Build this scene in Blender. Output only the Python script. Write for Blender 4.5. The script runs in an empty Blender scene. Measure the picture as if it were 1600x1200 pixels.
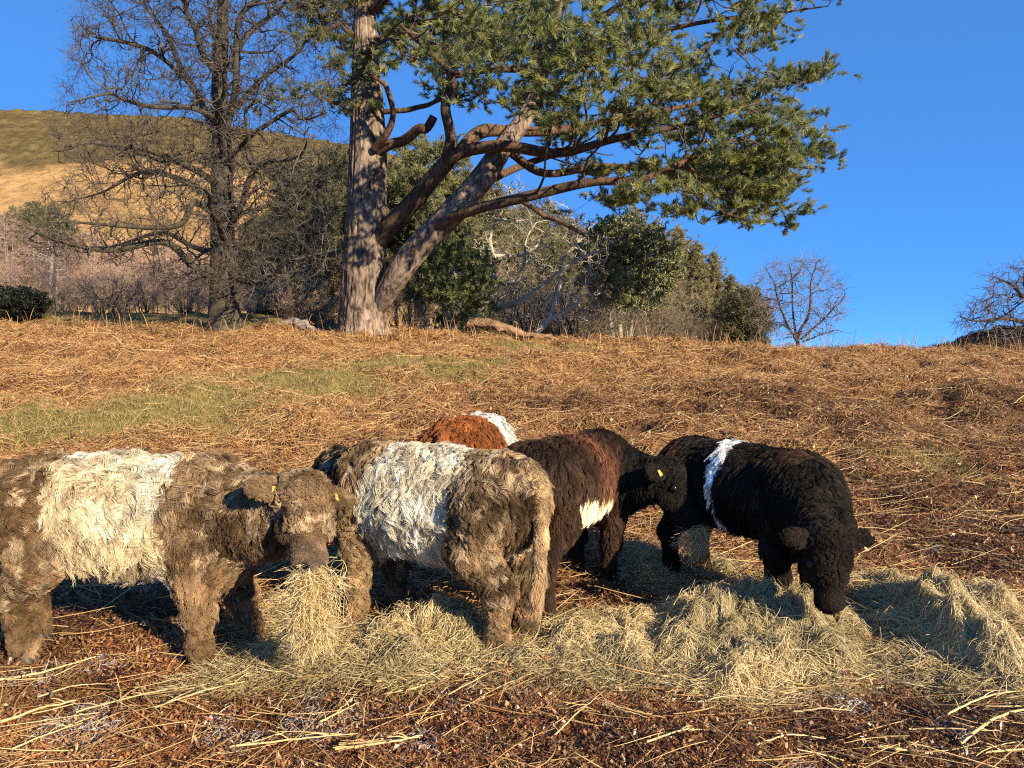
import bpy, math, random
import numpy as np
from mathutils import Vector, Matrix, kdtree

random.seed(7)
RNG = np.random.default_rng(7)
scene = bpy.context.scene
COL = scene.collection

# ------------------------------------------------------------------ camera, world, sun, exposure
F_PX, CAM_H, PITCH = 1155.0, 1.55, math.atan(50 / 1155)
cam_data = bpy.data.cameras.new('camera')
cam_data.sensor_width = 36.0
cam_data.lens = 36.0 * F_PX / 1600
cam_data.clip_start, cam_data.clip_end = 0.05, 3000
cam = bpy.data.objects.new('camera', cam_data)
cam.location = (0, 0, CAM_H)
cam.rotation_euler = (math.pi / 2 - PITCH, 0, 0)
COL.objects.link(cam)
scene.camera = cam

SUN_EL, SUN_AZ = math.radians(23), math.radians(138)     # azimuth from +Y towards +X
SUN_DIR = Vector((math.sin(SUN_AZ) * math.cos(SUN_EL), math.cos(SUN_AZ) * math.cos(SUN_EL), math.sin(SUN_EL)))
world = bpy.data.worlds.new('World')
scene.world = world
world.use_nodes = True
wn = world.node_tree
wn.nodes.clear()
sky = wn.nodes.new('ShaderNodeTexSky')
sky.sky_type = 'NISHITA'
sky.sun_disc = False
sky.sun_elevation, sky.sun_rotation = SUN_EL, SUN_AZ
sky.altitude, sky.air_density, sky.dust_density, sky.ozone_density = 8000, 1.0, 0.0, 10.0
gm = wn.nodes.new('ShaderNodeGamma')
gm.inputs['Gamma'].default_value = 0.4
tint = wn.nodes.new('ShaderNodeVectorMath')
tint.operation = 'MULTIPLY'
tint.inputs[1].default_value = (0.86, 1.98, 3.35)
bg = wn.nodes.new('ShaderNodeBackground')
bg.inputs['Strength'].default_value = 0.092
out = wn.nodes.new('ShaderNodeOutputWorld')
wn.links.new(sky.outputs[0], gm.inputs['Color'])
wn.links.new(gm.outputs[0], tint.inputs[0])
wn.links.new(tint.outputs[0], bg.inputs['Color'])
wn.links.new(bg.outputs[0], out.inputs['Surface'])

sl = bpy.data.lights.new('sun', 'SUN')
sl.energy, sl.angle, sl.color = 5.0, math.radians(0.53), (1.0, 0.85, 0.62)
so = bpy.data.objects.new('sun', sl)
so.rotation_euler = SUN_DIR.to_track_quat('Z', 'Y').to_euler()
so.location = (30, -25, 20)
COL.objects.link(so)

scene.view_settings.view_transform = 'Standard'
scene.view_settings.look = 'None'
scene.view_settings.exposure = 0.95
scene.view_settings.gamma = 1.0
scene.view_settings.use_curve_mapping = False
scene.render.engine = 'CYCLES'
cy = scene.cycles
cy.use_denoising = False
cy.filter_width = 1.15
cy.max_bounces, cy.diffuse_bounces, cy.glossy_bounces, cy.transmission_bounces, cy.transparent_max_bounces = 4, 3, 2, 3, 4
scene.cycles_curves.shape = 'RIBBONS'
scene.cycles_curves.subdivisions = 2


# ------------------------------------------------------------------ helpers
def at(u, v, Y):
    """world point at distance Y on the ray through pixel (u, v) of the 1600x1200 photograph"""
    u, v, Y = np.asarray(u, float), np.asarray(v, float), np.asarray(Y, float)
    cx, cyy = (u - 800) / F_PX, (600 - v) / F_PX
    dy = math.cos(PITCH) + cyy * math.sin(PITCH)
    dz = -math.sin(PITCH) + cyy * math.cos(PITCH)
    return np.stack(np.broadcast_arrays(cx * Y / dy, Y, CAM_H + dz * Y / dy), -1)


def _hash(*ii):
    h = np.zeros(np.shape(ii[0]), np.uint32)
    for k, i in enumerate(ii):
        h ^= (i.astype(np.int64).astype(np.uint32) * np.uint32((73856093, 19349663, 83492791)[k]))
        h ^= h >> np.uint32(13)
        h *= np.uint32(0x5bd1e995)
        h ^= h >> np.uint32(15)
    return h.astype(np.float64) / 4294967295.0


def noise2(x, y, seed=0):
    x = np.asarray(x, float) + seed * 17.31
    y = np.asarray(y, float) - seed * 9.77
    xi, yi = np.floor(x), np.floor(y)
    fx, fy = x - xi, y - yi
    fx, fy = fx * fx * (3 - 2 * fx), fy * fy * (3 - 2 * fy)
    a, b = _hash(xi, yi), _hash(xi + 1, yi)
    c, d = _hash(xi, yi + 1), _hash(xi + 1, yi + 1)
    return (a * (1 - fx) + b * fx) * (1 - fy) + (c * (1 - fx) + d * fx) * fy


def noise3(p, s=1.0, seed=0):
    q = np.asarray(p, float) * s + seed * 13.7
    i = np.floor(q)
    f = q - i
    f = f * f * (3 - 2 * f)
    r = 0
    for a in (0, 1):
        for b in (0, 1):
            for c in (0, 1):
                w = (f[..., 0] if a else 1 - f[..., 0]) * (f[..., 1] if b else 1 - f[..., 1]) * (f[..., 2] if c else 1 - f[..., 2])
                r = r + w * _hash(i[..., 0] + a, i[..., 1] + b, i[..., 2] + c)
    return r


def sstep(a, b, x):
    t = np.clip((np.asarray(x, float) - a) / (b - a), 0, 1)
    return t * t * (3 - 2 * t)


def unit(v):
    return v / np.maximum(np.linalg.norm(v, axis=-1, keepdims=True), 1e-9)


def tag(o, label=None, category=None, group=None, kind=None):
    if label: o['label'] = label
    if category: o['category'] = category
    if group: o['group'] = group
    if kind: o['kind'] = kind
    return o


def empty(name, loc=(0, 0, 0), rz=0.0):
    o = bpy.data.objects.new(name, None)
    o.empty_display_size = 0.2
    o.location = loc
    o.rotation_euler = (0, 0, rz)
    COL.objects.link(o)
    return o


def link(name, data, parent=None, mat=None):
    o = bpy.data.objects.new(name, data)
    if mat is not None:
        data.materials.append(mat)
    if parent is not None:
        o.parent = parent
    COL.objects.link(o)
    return o


def copy_tree(o, parent=None):
    c = o.copy()
    COL.objects.link(c)
    c.parent = parent
    for ch in list(o.children):
        copy_tree(ch, c)
    return c


def fast_mesh(name, V, Fc, col=None, smooth=True):
    """mesh from numpy arrays; every face has the same number of corners"""
    V = np.ascontiguousarray(V, np.float32).reshape(-1, 3)
    Fc = np.ascontiguousarray(Fc, np.int32)
    n, k = Fc.shape
    me = bpy.data.meshes.new(name)
    me.vertices.add(len(V))
    me.vertices.foreach_set('co', V.ravel())
    me.loops.add(n * k)
    me.loops.foreach_set('vertex_index', Fc.ravel())
    me.polygons.add(n)
    me.polygons.foreach_set('loop_start', np.arange(0, n * k, k, dtype=np.int32))
    me.polygons.foreach_set('use_smooth', np.full(n, smooth))
    if col is not None:
        a = me.attributes.new('col', 'FLOAT_COLOR', 'POINT')
        c4 = np.ones((len(V), 4), np.float32)
        c4[:, :3] = col
        a.data.foreach_set('color', c4.ravel())
    me.update(calc_edges=True)
    me.validate()
    return me


def curves_data(name, P, R, col):
    """strands: P (N,K,3), R (K,) or (N,K), col (N,3)"""
    N, K = P.shape[:2]
    hc = bpy.data.hair_curves.new(name)
    hc.add_curves([K] * N)
    hc.points.foreach_set('position', np.ascontiguousarray(P, np.float32).ravel())
    ra = hc.attributes.get('radius') or hc.attributes.new('radius', 'FLOAT', 'POINT')
    ra.data.foreach_set('value', np.ascontiguousarray(np.broadcast_to(R, (N, K)), np.float32).ravel())
    ca = hc.attributes.new('col', 'FLOAT_COLOR', 'CURVE')
    c4 = np.ones((N, 4), np.float32)
    c4[:, :3] = np.clip(col, 0, 1)
    ca.data.foreach_set('color', c4.ravel())
    return hc


def tubes(P, R, S=6):
    """batch of tubes: P (N,K,3), R (N,K) -> verts, quads"""
    N, K = P.shape[:2]
    T = unit(np.gradient(P, axis=1))
    ref = np.where(np.abs(T[:, :1, 2:3]) > 0.8, np.array([1.0, 0, 0]), np.array([0, 0, 1.0]))
    A = unit(np.cross(T, np.broadcast_to(ref, T.shape)))
    B = np.cross(T, A)
    th = np.arange(S) * 2 * math.pi / S
    V = P[:, :, None] + R[:, :, None, None] * (np.cos(th)[:, None] * A[:, :, None] + np.sin(th)[:, None] * B[:, :, None])
    idx = np.arange(N * K * S).reshape(N, K, S)
    q = np.stack([idx[:, :-1], np.roll(idx[:, :-1], -1, 2), np.roll(idx[:, 1:], -1, 2), idx[:, 1:]], -1)
    return V.reshape(-1, 3), q.reshape(-1, 4)


def resample(pts, n):
    """smooth Catmull-Rom through pts (M,D) resampled to n points"""
    p = np.asarray(pts, float)
    p = np.vstack([2 * p[0] - p[1], p, 2 * p[-1] - p[-2]])
    t = np.linspace(0, len(p) - 3 - 1e-6, n)
    i = t.astype(int)
    f = (t - i)[:, None]
    a, b, c, d = p[i], p[i + 1], p[i + 2], p[i + 3]
    return 0.5 * (2 * b + (c - a) * f + (2 * a - 5 * b + 4 * c - d) * f ** 2 + (3 * b - a - 3 * c + d) * f ** 3)


def join_arrays(parts):
    V, Q, n = [], [], 0
    for v, q in parts:
        V.append(v); Q.append(q + n); n += len(v)
    return np.vstack(V), np.vstack(Q)


# ------------------------------------------------------------------ materials
def mat_new(name):
    m = bpy.data.materials.new(name)
    m.use_nodes = True
    nt = m.node_tree
    nt.nodes.clear()
    o = nt.nodes.new('ShaderNodeOutputMaterial')
    return m, nt, o


def strand_mat(name, transl=0.2, gloss=0.05, rough=0.45, tip=(1.0, 1.0), gloss_col=(1, 1, 1)):
    """colour from the strand's own attribute, lighter bleached tips, a little sheen"""
    m, nt, o = mat_new(name)
    N, L = nt.nodes.new, nt.links.new
    at_ = N('ShaderNodeAttribute'); at_.attribute_name = 'col'
    colr = at_.outputs['Color']
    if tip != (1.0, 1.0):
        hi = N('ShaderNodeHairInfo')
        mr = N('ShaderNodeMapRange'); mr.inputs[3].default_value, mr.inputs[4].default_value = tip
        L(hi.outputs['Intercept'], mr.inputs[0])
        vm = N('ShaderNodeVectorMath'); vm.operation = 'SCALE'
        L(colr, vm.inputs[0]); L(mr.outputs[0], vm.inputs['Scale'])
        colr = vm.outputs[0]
    d = N('ShaderNodeBsdfDiffuse'); L(colr, d.inputs['Color'])
    last = d.outputs[0]
    if transl > 0:
        t = N('ShaderNodeBsdfTranslucent'); L(colr, t.inputs['Color'])
        mx = N('ShaderNodeMixShader'); mx.inputs[0].default_value = transl
        L(last, mx.inputs[1]); L(t.outputs[0], mx.inputs[2]); last = mx.outputs[0]
    if gloss > 0:
        g = N('ShaderNodeBsdfGlossy'); g.inputs['Roughness'].default_value = rough
        g.inputs['Color'].default_value = (*gloss_col, 1)
        mx = N('ShaderNodeMixShader'); mx.inputs[0].default_value = gloss
        L(last, mx.inputs[1]); L(g.outputs[0], mx.inputs[2]); last = mx.outputs[0]
    L(last, o.inputs['Surface'])
    return m


def attr_mat(name, rough=0.85, nscale=30.0, namp=0.5, bump=0.4, bdist=0.02, spec=0.25):
    """colour from the vertex attribute, broken by noise, with fine relief"""
    m, nt, o = mat_new(name)
    N, L = nt.nodes.new, nt.links.new
    at_ = N('ShaderNodeAttribute'); at_.attribute_name = 'col'
    tc = N('ShaderNodeTexCoord')
    nz = N('ShaderNodeTexNoise'); nz.inputs['Scale'].default_value = nscale; nz.inputs['Detail'].default_value = 8
    nz.inputs['Roughness'].default_value = 0.65
    L(tc.outputs['Object'], nz.inputs['Vector'])
    mr = N('ShaderNodeMapRange'); mr.inputs[1].default_value, mr.inputs[2].default_value = 0.25, 0.75
    mr.inputs[3].default_value, mr.inputs[4].default_value = 1 - namp, 1 + namp
    L(nz.outputs['Fac'], mr.inputs[0])
    vm = N('ShaderNodeVectorMath'); vm.operation = 'SCALE'
    L(at_.outputs['Color'], vm.inputs[0]); L(mr.outputs[0], vm.inputs['Scale'])
    b = N('ShaderNodeBsdfPrincipled'); b.inputs['Roughness'].default_value = rough
    b.inputs['Specular IOR Level'].default_value = spec
    L(vm.outputs[0], b.inputs['Base Color'])
    bp = N('ShaderNodeBump'); bp.inputs['Strength'].default_value = bump; bp.inputs['Distance'].default_value = bdist
    L(nz.outputs['Fac'], bp.inputs['Height']); L(bp.outputs[0], b.inputs['Normal'])
    L(b.outputs[0], o.inputs['Surface'])
    return m


def plain_mat(name, color, rough=0.6, spec=0.5):
    m, nt, o = mat_new(name)
    b = nt.nodes.new('ShaderNodeBsdfPrincipled')
    nz = nt.nodes.new('ShaderNodeTexNoise'); nz.inputs['Scale'].default_value = 60
    mx = nt.nodes.new('ShaderNodeMix'); mx.data_type = 'RGBA'
    mx.inputs['A'].default_value = (*[c * 0.75 for c in color], 1)
    mx.inputs['B'].default_value = (*[min(1, c * 1.2) for c in color], 1)
    nt.links.new(nz.outputs['Fac'], mx.inputs['Factor'])
    nt.links.new(mx.outputs['Result'], b.inputs['Base Color'])
    b.inputs['Roughness'].default_value = rough
    b.inputs['Specular IOR Level'].default_value = spec
    nt.links.new(b.outputs[0], o.inputs['Surface'])
    return m


def bark_mat(name, dark, light, scale=2.0, stretch=0.22, bump=0.9, bdist=0.06):
    """furrowed bark: stretched ridges of two tones"""
    m, nt, o = mat_new(name)
    N, L = nt.nodes.new, nt.links.new
    tc = N('ShaderNodeTexCoord')
    mp = N('ShaderNodeMapping'); mp.inputs['Scale'].default_value = (scale, scale, scale * stretch)
    L(tc.outputs['Object'], mp.inputs['Vector'])
    nz = N('ShaderNodeTexNoise'); nz.inputs['Scale'].default_value = 3.0; nz.inputs['Detail'].default_value = 9
    nz.inputs['Roughness'].default_value = 0.62; nz.inputs['Distortion'].default_value = 0.6
    L(mp.outputs[0], nz.inputs['Vector'])
    n2 = N('ShaderNodeTexNoise'); n2.inputs['Scale'].default_value = 0.9; n2.inputs['Detail'].default_value = 4
    L(tc.outputs['Object'], n2.inputs['Vector'])
    cr = N('ShaderNodeValToRGB')
    cr.color_ramp.elements[0].position, cr.color_ramp.elements[0].color = 0.36, (*dark, 1)
    cr.color_ramp.elements[1].position, cr.color_ramp.elements[1].color = 0.62, (*light, 1)
    L(nz.outputs['Fac'], cr.inputs[0])
    mr = N('ShaderNodeMapRange'); mr.inputs[1].default_value, mr.inputs[2].default_value = 0.3, 0.7
    mr.inputs[3].default_value, mr.inputs[4].default_value = 0.7, 1.25
    L(n2.outputs['Fac'], mr.inputs[0])
    vm = N('ShaderNodeVectorMath'); vm.operation = 'SCALE'
    L(cr.outputs[0], vm.inputs[0]); L(mr.outputs[0], vm.inputs['Scale'])
    b = N('ShaderNodeBsdfPrincipled'); b.inputs['Roughness'].default_value = 0.9
    b.inputs['Specular IOR Level'].default_value = 0.2
    L(vm.outputs[0], b.inputs['Base Color'])
    bp = N('ShaderNodeBump'); bp.inputs['Strength'].default_value = bump; bp.inputs['Distance'].default_value = bdist
    L(nz.outputs['Fac'], bp.inputs['Height']); L(bp.outputs[0], b.inputs['Normal'])
    L(b.outputs[0], o.inputs['Surface'])
    return m


M_GROUND = attr_mat('ground_soil', 0.95, 9.0, 0.55, 0.8, 0.04, 0.1)
M_HILL = attr_mat('hill_grass', 0.95, 0.35, 0.45, 1.0, 1.5, 0.1)
M_LITTER = strand_mat('dead_bracken', 0.25, 0.04, 0.4)
M_HAY = strand_mat('hay', 0.3, 0.06, 0.4)
M_HAYBASE = attr_mat('hay_base', 0.95, 40, 0.5, 0.8, 0.03, 0.1)
M_GRASS = strand_mat('grass_blade', 0.35, 0.03, 0.4)
M_NEEDLE = strand_mat('needle', 0.4, 0.05, 0.4)
M_TWIG = strand_mat('twig', 0.0, 0.05, 0.5)
M_LEAF = strand_mat('leaf', 0.25, 0.08, 0.35)
M_PINEBARK = bark_mat('pine_bark', (0.04, 0.027, 0.02), (0.32, 0.235, 0.17), 2.6, 0.36)
M_PINELIMB = bark_mat('pine_limb_bark', (0.03, 0.019, 0.013), (0.165, 0.095, 0.055), 5.0, 0.3, 0.8, 0.03)
M_BIRCHGREY = bark_mat('birch_bark_grey', (0.10, 0.08, 0.07), (0.36, 0.31, 0.27), 2.0, 2.5, 0.3, 0.01)
M_GREYBARK = bark_mat('grey_bark', (0.028, 0.023, 0.016), (0.105, 0.085, 0.055), 3.0, 0.35, 0.7, 0.03)
M_PALEBARK = bark_mat('pale_bark', (0.26, 0.22, 0.155), (0.58, 0.52, 0.40), 4.0, 0.5, 0.5, 0.02)
M_BIRCHBARK = bark_mat('birch_bark', (0.25, 0.22, 0.19), (0.74, 0.70, 0.64), 2.0, 2.5, 0.3, 0.01)
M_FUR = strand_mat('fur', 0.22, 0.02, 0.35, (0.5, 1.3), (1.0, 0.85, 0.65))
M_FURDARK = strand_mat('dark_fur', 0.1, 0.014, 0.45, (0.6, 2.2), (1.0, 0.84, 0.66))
M_SKIN = attr_mat('hide', 0.9, 60, 0.3, 0.3, 0.005, 0.2)
M_EYE = plain_mat('eye_black', (0.012, 0.008, 0.006), 0.2, 0.4)
M_HOOF = plain_mat('hoof_horn', (0.06, 0.045, 0.035), 0.55)
M_TAG = plain_mat('tag_yellow', (0.66, 0.38, 0.04), 0.45)
M_STALK = strand_mat('stalk', 0.1, 0.06, 0.4)


# ------------------------------------------------------------------ terrain
def terrain_base(x, y):
    x, y = np.asarray(x, float), np.asarray(y, float)
    d = np.maximum(y - 4.9, 0)
    dd = np.minimum(d, 19.3)
    ramp = 1.95 * dd / 19.3 * (0.55 + 0.45 * sstep(0, 9, dd)) / 1.0
    tilt = -0.030 * x * (dd / 19.3)
    post = np.maximum(y - 24.2, 0)
    k = 1 / (1 + np.exp(np.clip((x + 2.5) / 2.2, -30, 30)))
    z = ramp + np.clip(tilt, -0.9, 1.2) + k * 0.075 * np.minimum(post, 13) - (1 - k) * 0.075 * np.minimum(post, 70)
    z = z - 0.03 * np.minimum(np.maximum(post - 30, 0), 60) * k
    # the dark mound at the right of the crest
    z = z + 1.15 * np.exp(-((x - 18.6) / 2.6) ** 2 - ((y - 27.5) / 2.4) ** 2)
    return z


def terrain(x, y):
    x, y = np.asarray(x, float), np.asarray(y, float)
    far = sstep(4.5, 12, y)
    b = (noise2(x * 0.55, y * 0.55, 1) - 0.5) * 0.30 * (0.25 + 0.75 * far)
    b = b + (noise2(x * 1.9, y * 1.9, 2) - 0.5) * (0.07 + 0.20 * far)
    b = b + (noise2(x * 5.3, y * 5.3, 3) - 0.5) * (0.065 + 0.03 * far)
    b = b + (noise2(x * 14.0, y * 14.0, 4) - 0.5) * 0.034
    flat = sstep(5.6, 7.0, y) + 0.35
    return terrain_base(x, y) + b * np.minimum(flat, 1.0) * (1 - 0.6 * sstep(60, 120, y))


def ground_hit(u, v):
    """where the ray through pixel (u, v) meets the smooth terrain"""
    lo = 1.5
    for Y in np.concatenate([np.arange(2.0, 8, 0.05), np.arange(8, 40, 0.1)]):
        p = at(u, v, Y)
        if p[2] <= terrain_base(p[0], p[1]):
            return p
    return at(u, v, 24.0)


GRASS_SPOTS = []
for (u, v, ru, rv, w) in [(90, 672, 130, 18, 1.0), (250, 650, 110, 22, 0.9), (330, 625, 150, 22, 0.8), (480, 597, 130, 14, 1.0),
                          (640, 575, 160, 10, 0.9), (860, 547, 110, 7, 0.9), (1440, 730, 120, 22, 0.4), (1010, 600, 60, 6, 0.3),
                          (700, 590, 90, 9, 0.6), (420, 668, 100, 16, 0.5), (20, 640, 60, 14, 0.8)]:
    c = ground_hit(u, v)
    sx = ru / F_PX * c[1]
    sy = abs(ground_hit(u, v - rv)[1] - ground_hit(u, v + rv)[1]) / 2
    GRASS_SPOTS.append((c[0], c[1], max(sx, 0.3) * 1.1, max(sy, 0.35) * 1.3, w))


def grass_mask(x, y):
    g = np.zeros(np.shape(x))
    for cx, cy_, sx, sy, w in GRASS_SPOTS:
        g = np.maximum(g, w * np.exp(-((x - cx) / sx) ** 2 - ((y - cy_) / sy) ** 2))
    n = noise2(np.asarray(x) * 1.1, np.asarray(y) * 1.1, 11) * 0.6 + noise2(np.asarray(x) * 3.7, np.asarray(y) * 3.7, 12) * 0.4
    g = np.clip(g * 1.9 + (n - 0.5) * 1.3 * np.sqrt(np.clip(g, 0, 1)) * 1.6 - 0.22, 0, 1)
    shade = sstep(24.5, 26, y) * sstep(-1, -4, np.asarray(x))
    return np.maximum(g, 0.75 * shade)


DARK_SPOTS = []  # placed patches where the bracken litter is darker and sparser
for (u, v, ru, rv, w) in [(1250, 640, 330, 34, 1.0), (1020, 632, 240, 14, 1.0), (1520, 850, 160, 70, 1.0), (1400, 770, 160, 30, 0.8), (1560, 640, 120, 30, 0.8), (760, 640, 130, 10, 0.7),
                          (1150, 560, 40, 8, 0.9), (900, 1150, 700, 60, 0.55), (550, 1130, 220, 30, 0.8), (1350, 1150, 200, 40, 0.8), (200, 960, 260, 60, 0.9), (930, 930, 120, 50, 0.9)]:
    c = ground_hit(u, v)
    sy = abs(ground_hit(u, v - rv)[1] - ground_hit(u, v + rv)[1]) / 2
    DARK_SPOTS.append((c[0], c[1], max(ru / F_PX * c[1], 0.3), max(sy, 0.3), w))


def dark_spot_mask(x, y):
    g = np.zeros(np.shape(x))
    for cx, cy_, sx, sy, w in DARK_SPOTS:
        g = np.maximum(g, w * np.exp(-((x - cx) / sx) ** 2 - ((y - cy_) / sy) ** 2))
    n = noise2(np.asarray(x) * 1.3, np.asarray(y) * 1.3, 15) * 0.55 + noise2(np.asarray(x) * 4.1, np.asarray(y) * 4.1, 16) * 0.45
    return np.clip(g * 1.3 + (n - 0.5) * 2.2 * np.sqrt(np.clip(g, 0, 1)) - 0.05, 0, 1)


def heath_mask(x, y):
    return np.exp(-((np.asarray(x) - 18.2) / 2.6) ** 4 - ((np.asarray(y) - 27.6) / 2.6) ** 4)


def build_ground():
    def axis(pts):
        return np.concatenate([np.arange(a, b, s) for a, b, s in pts])
    ys = axis([(-40, 0, 4), (0, 2, 0.25), (2, 6.5, 0.032), (6.5, 12, 0.07), (12, 30, 0.16), (30, 60, 1.0), (60, 200, 6), (200, 1200, 50)])
    xs_h = axis([(0, 3.2, 0.04), (3.2, 8, 0.10), (8, 22, 0.25), (22, 60, 2), (60, 200, 10), (200, 1300, 60)])
    xs = np.concatenate([-xs_h[:0:-1], xs_h])
    X, Y = np.meshgrid(xs, ys)
    Z = terrain(X, Y)
    V = np.stack([X, Y, Z], -1).reshape(-1, 3)
    idx = np.arange(X.size).reshape(X.shape)
    Q = np.stack([idx[:-1, :-1], idx[:-1, 1:], idx[1:, 1:], idx[1:, :-1]], -1).reshape(-1, 4)
    x, y = V[:, 0], V[:, 1]
    g = grass_mask(x, y)[:, None]
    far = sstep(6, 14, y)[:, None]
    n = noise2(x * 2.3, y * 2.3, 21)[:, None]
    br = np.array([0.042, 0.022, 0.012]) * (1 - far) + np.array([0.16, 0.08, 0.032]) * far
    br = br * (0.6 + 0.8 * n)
    gr = np.array([0.155, 0.125, 0.04]) * (0.7 + 0.6 * n)
    c = br * (1 - g) + gr * g
    h = heath_mask(x, y)[:, None]
    c = c * (1 - h) + np.array([0.035, 0.026, 0.022]) * h
    o = link('ground', fast_mesh('ground', V, Q, c), None, M_GROUND)
    tag(o, kind='structure')


build_ground()


def build_hill():
    us = np.array([-900, -300, 60, 300, 400, 480, 600, 760, 900, 1100, 1250, 1500])
    vs = np.array([240, 196, 187, 192, 203, 216, 246, 305, 390, 560, 680, 760])
    xr = (us - 800) / F_PX * 300
    zr = CAM_H + (550 - vs) / F_PX * 300
    xs = np.concatenate([np.arange(-460, -260, 8), np.arange(-260, 60, 1.1), np.arange(60, 200, 5)])
    ts = np.concatenate([np.linspace(-0.15, 0.25, 14), np.linspace(0.26, 1.1, 190), np.linspace(1.15, 2.2, 14)])
    X, T = np.meshgrid(xs, ts)
    Yy = 110 + 190 * T
    zb = np.interp(X, xr, zr)
    prof = np.where(T < 1, 0.25 * T + 0.75 * (1.28 * T - 0.28 * T ** 3), 1 - 0.25 * (T - 1) ** 2 - 0.02 * (T - 1))
    Z = -6 + (zb + 6) * prof * np.where(T < 0, 1, 1)
    heath = sstep(0.51, 0.545, T + (noise2(X * 0.05, Yy * 0.05, 31) - 0.5) * 0.12 + (noise2(X * 0.2, Yy * 0.2, 33) - 0.5) * 0.04)
    Z = Z + (noise2(X * 0.02, Yy * 0.03, 32) - 0.5) * 5 * np.clip(T, 0, 1) + (noise2(X * 0.3, Yy * 0.3, 34) - 0.5) * (0.5 + 1.3 * heath)
    Z = Z + (noise2(X * 0.8, Yy * 0.8, 35) - 0.5) * (0.2 + 1.0 * heath)
    V = np.stack([X, Yy, Z], -1).reshape(-1, 3)
    idx = np.arange(X.size).reshape(X.shape)
    Q = np.stack([idx[:-1, :-1], idx[:-1, 1:], idx[1:, 1:], idx[1:, :-1]], -1).reshape(-1, 4)
    n = (noise2(X * 0.06, Yy * 0.15, 36) * 0.6 + noise2(X * 0.25, Yy * 0.4, 37) * 0.4)[..., None]
    gold = np.array([0.42, 0.25, 0.095]) * (0.65 + 0.7 * n)
    olive = np.array([0.135, 0.095, 0.036]) * (0.6 + 0.8 * n)
    c = gold * (1 - heath[..., None]) + olive * heath[..., None]
    o = link('hillside', fast_mesh('hillside', V, Q, c.reshape(-1, 3)), None, M_HILL)
    tag(o, kind='structure')


build_hill()


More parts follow.
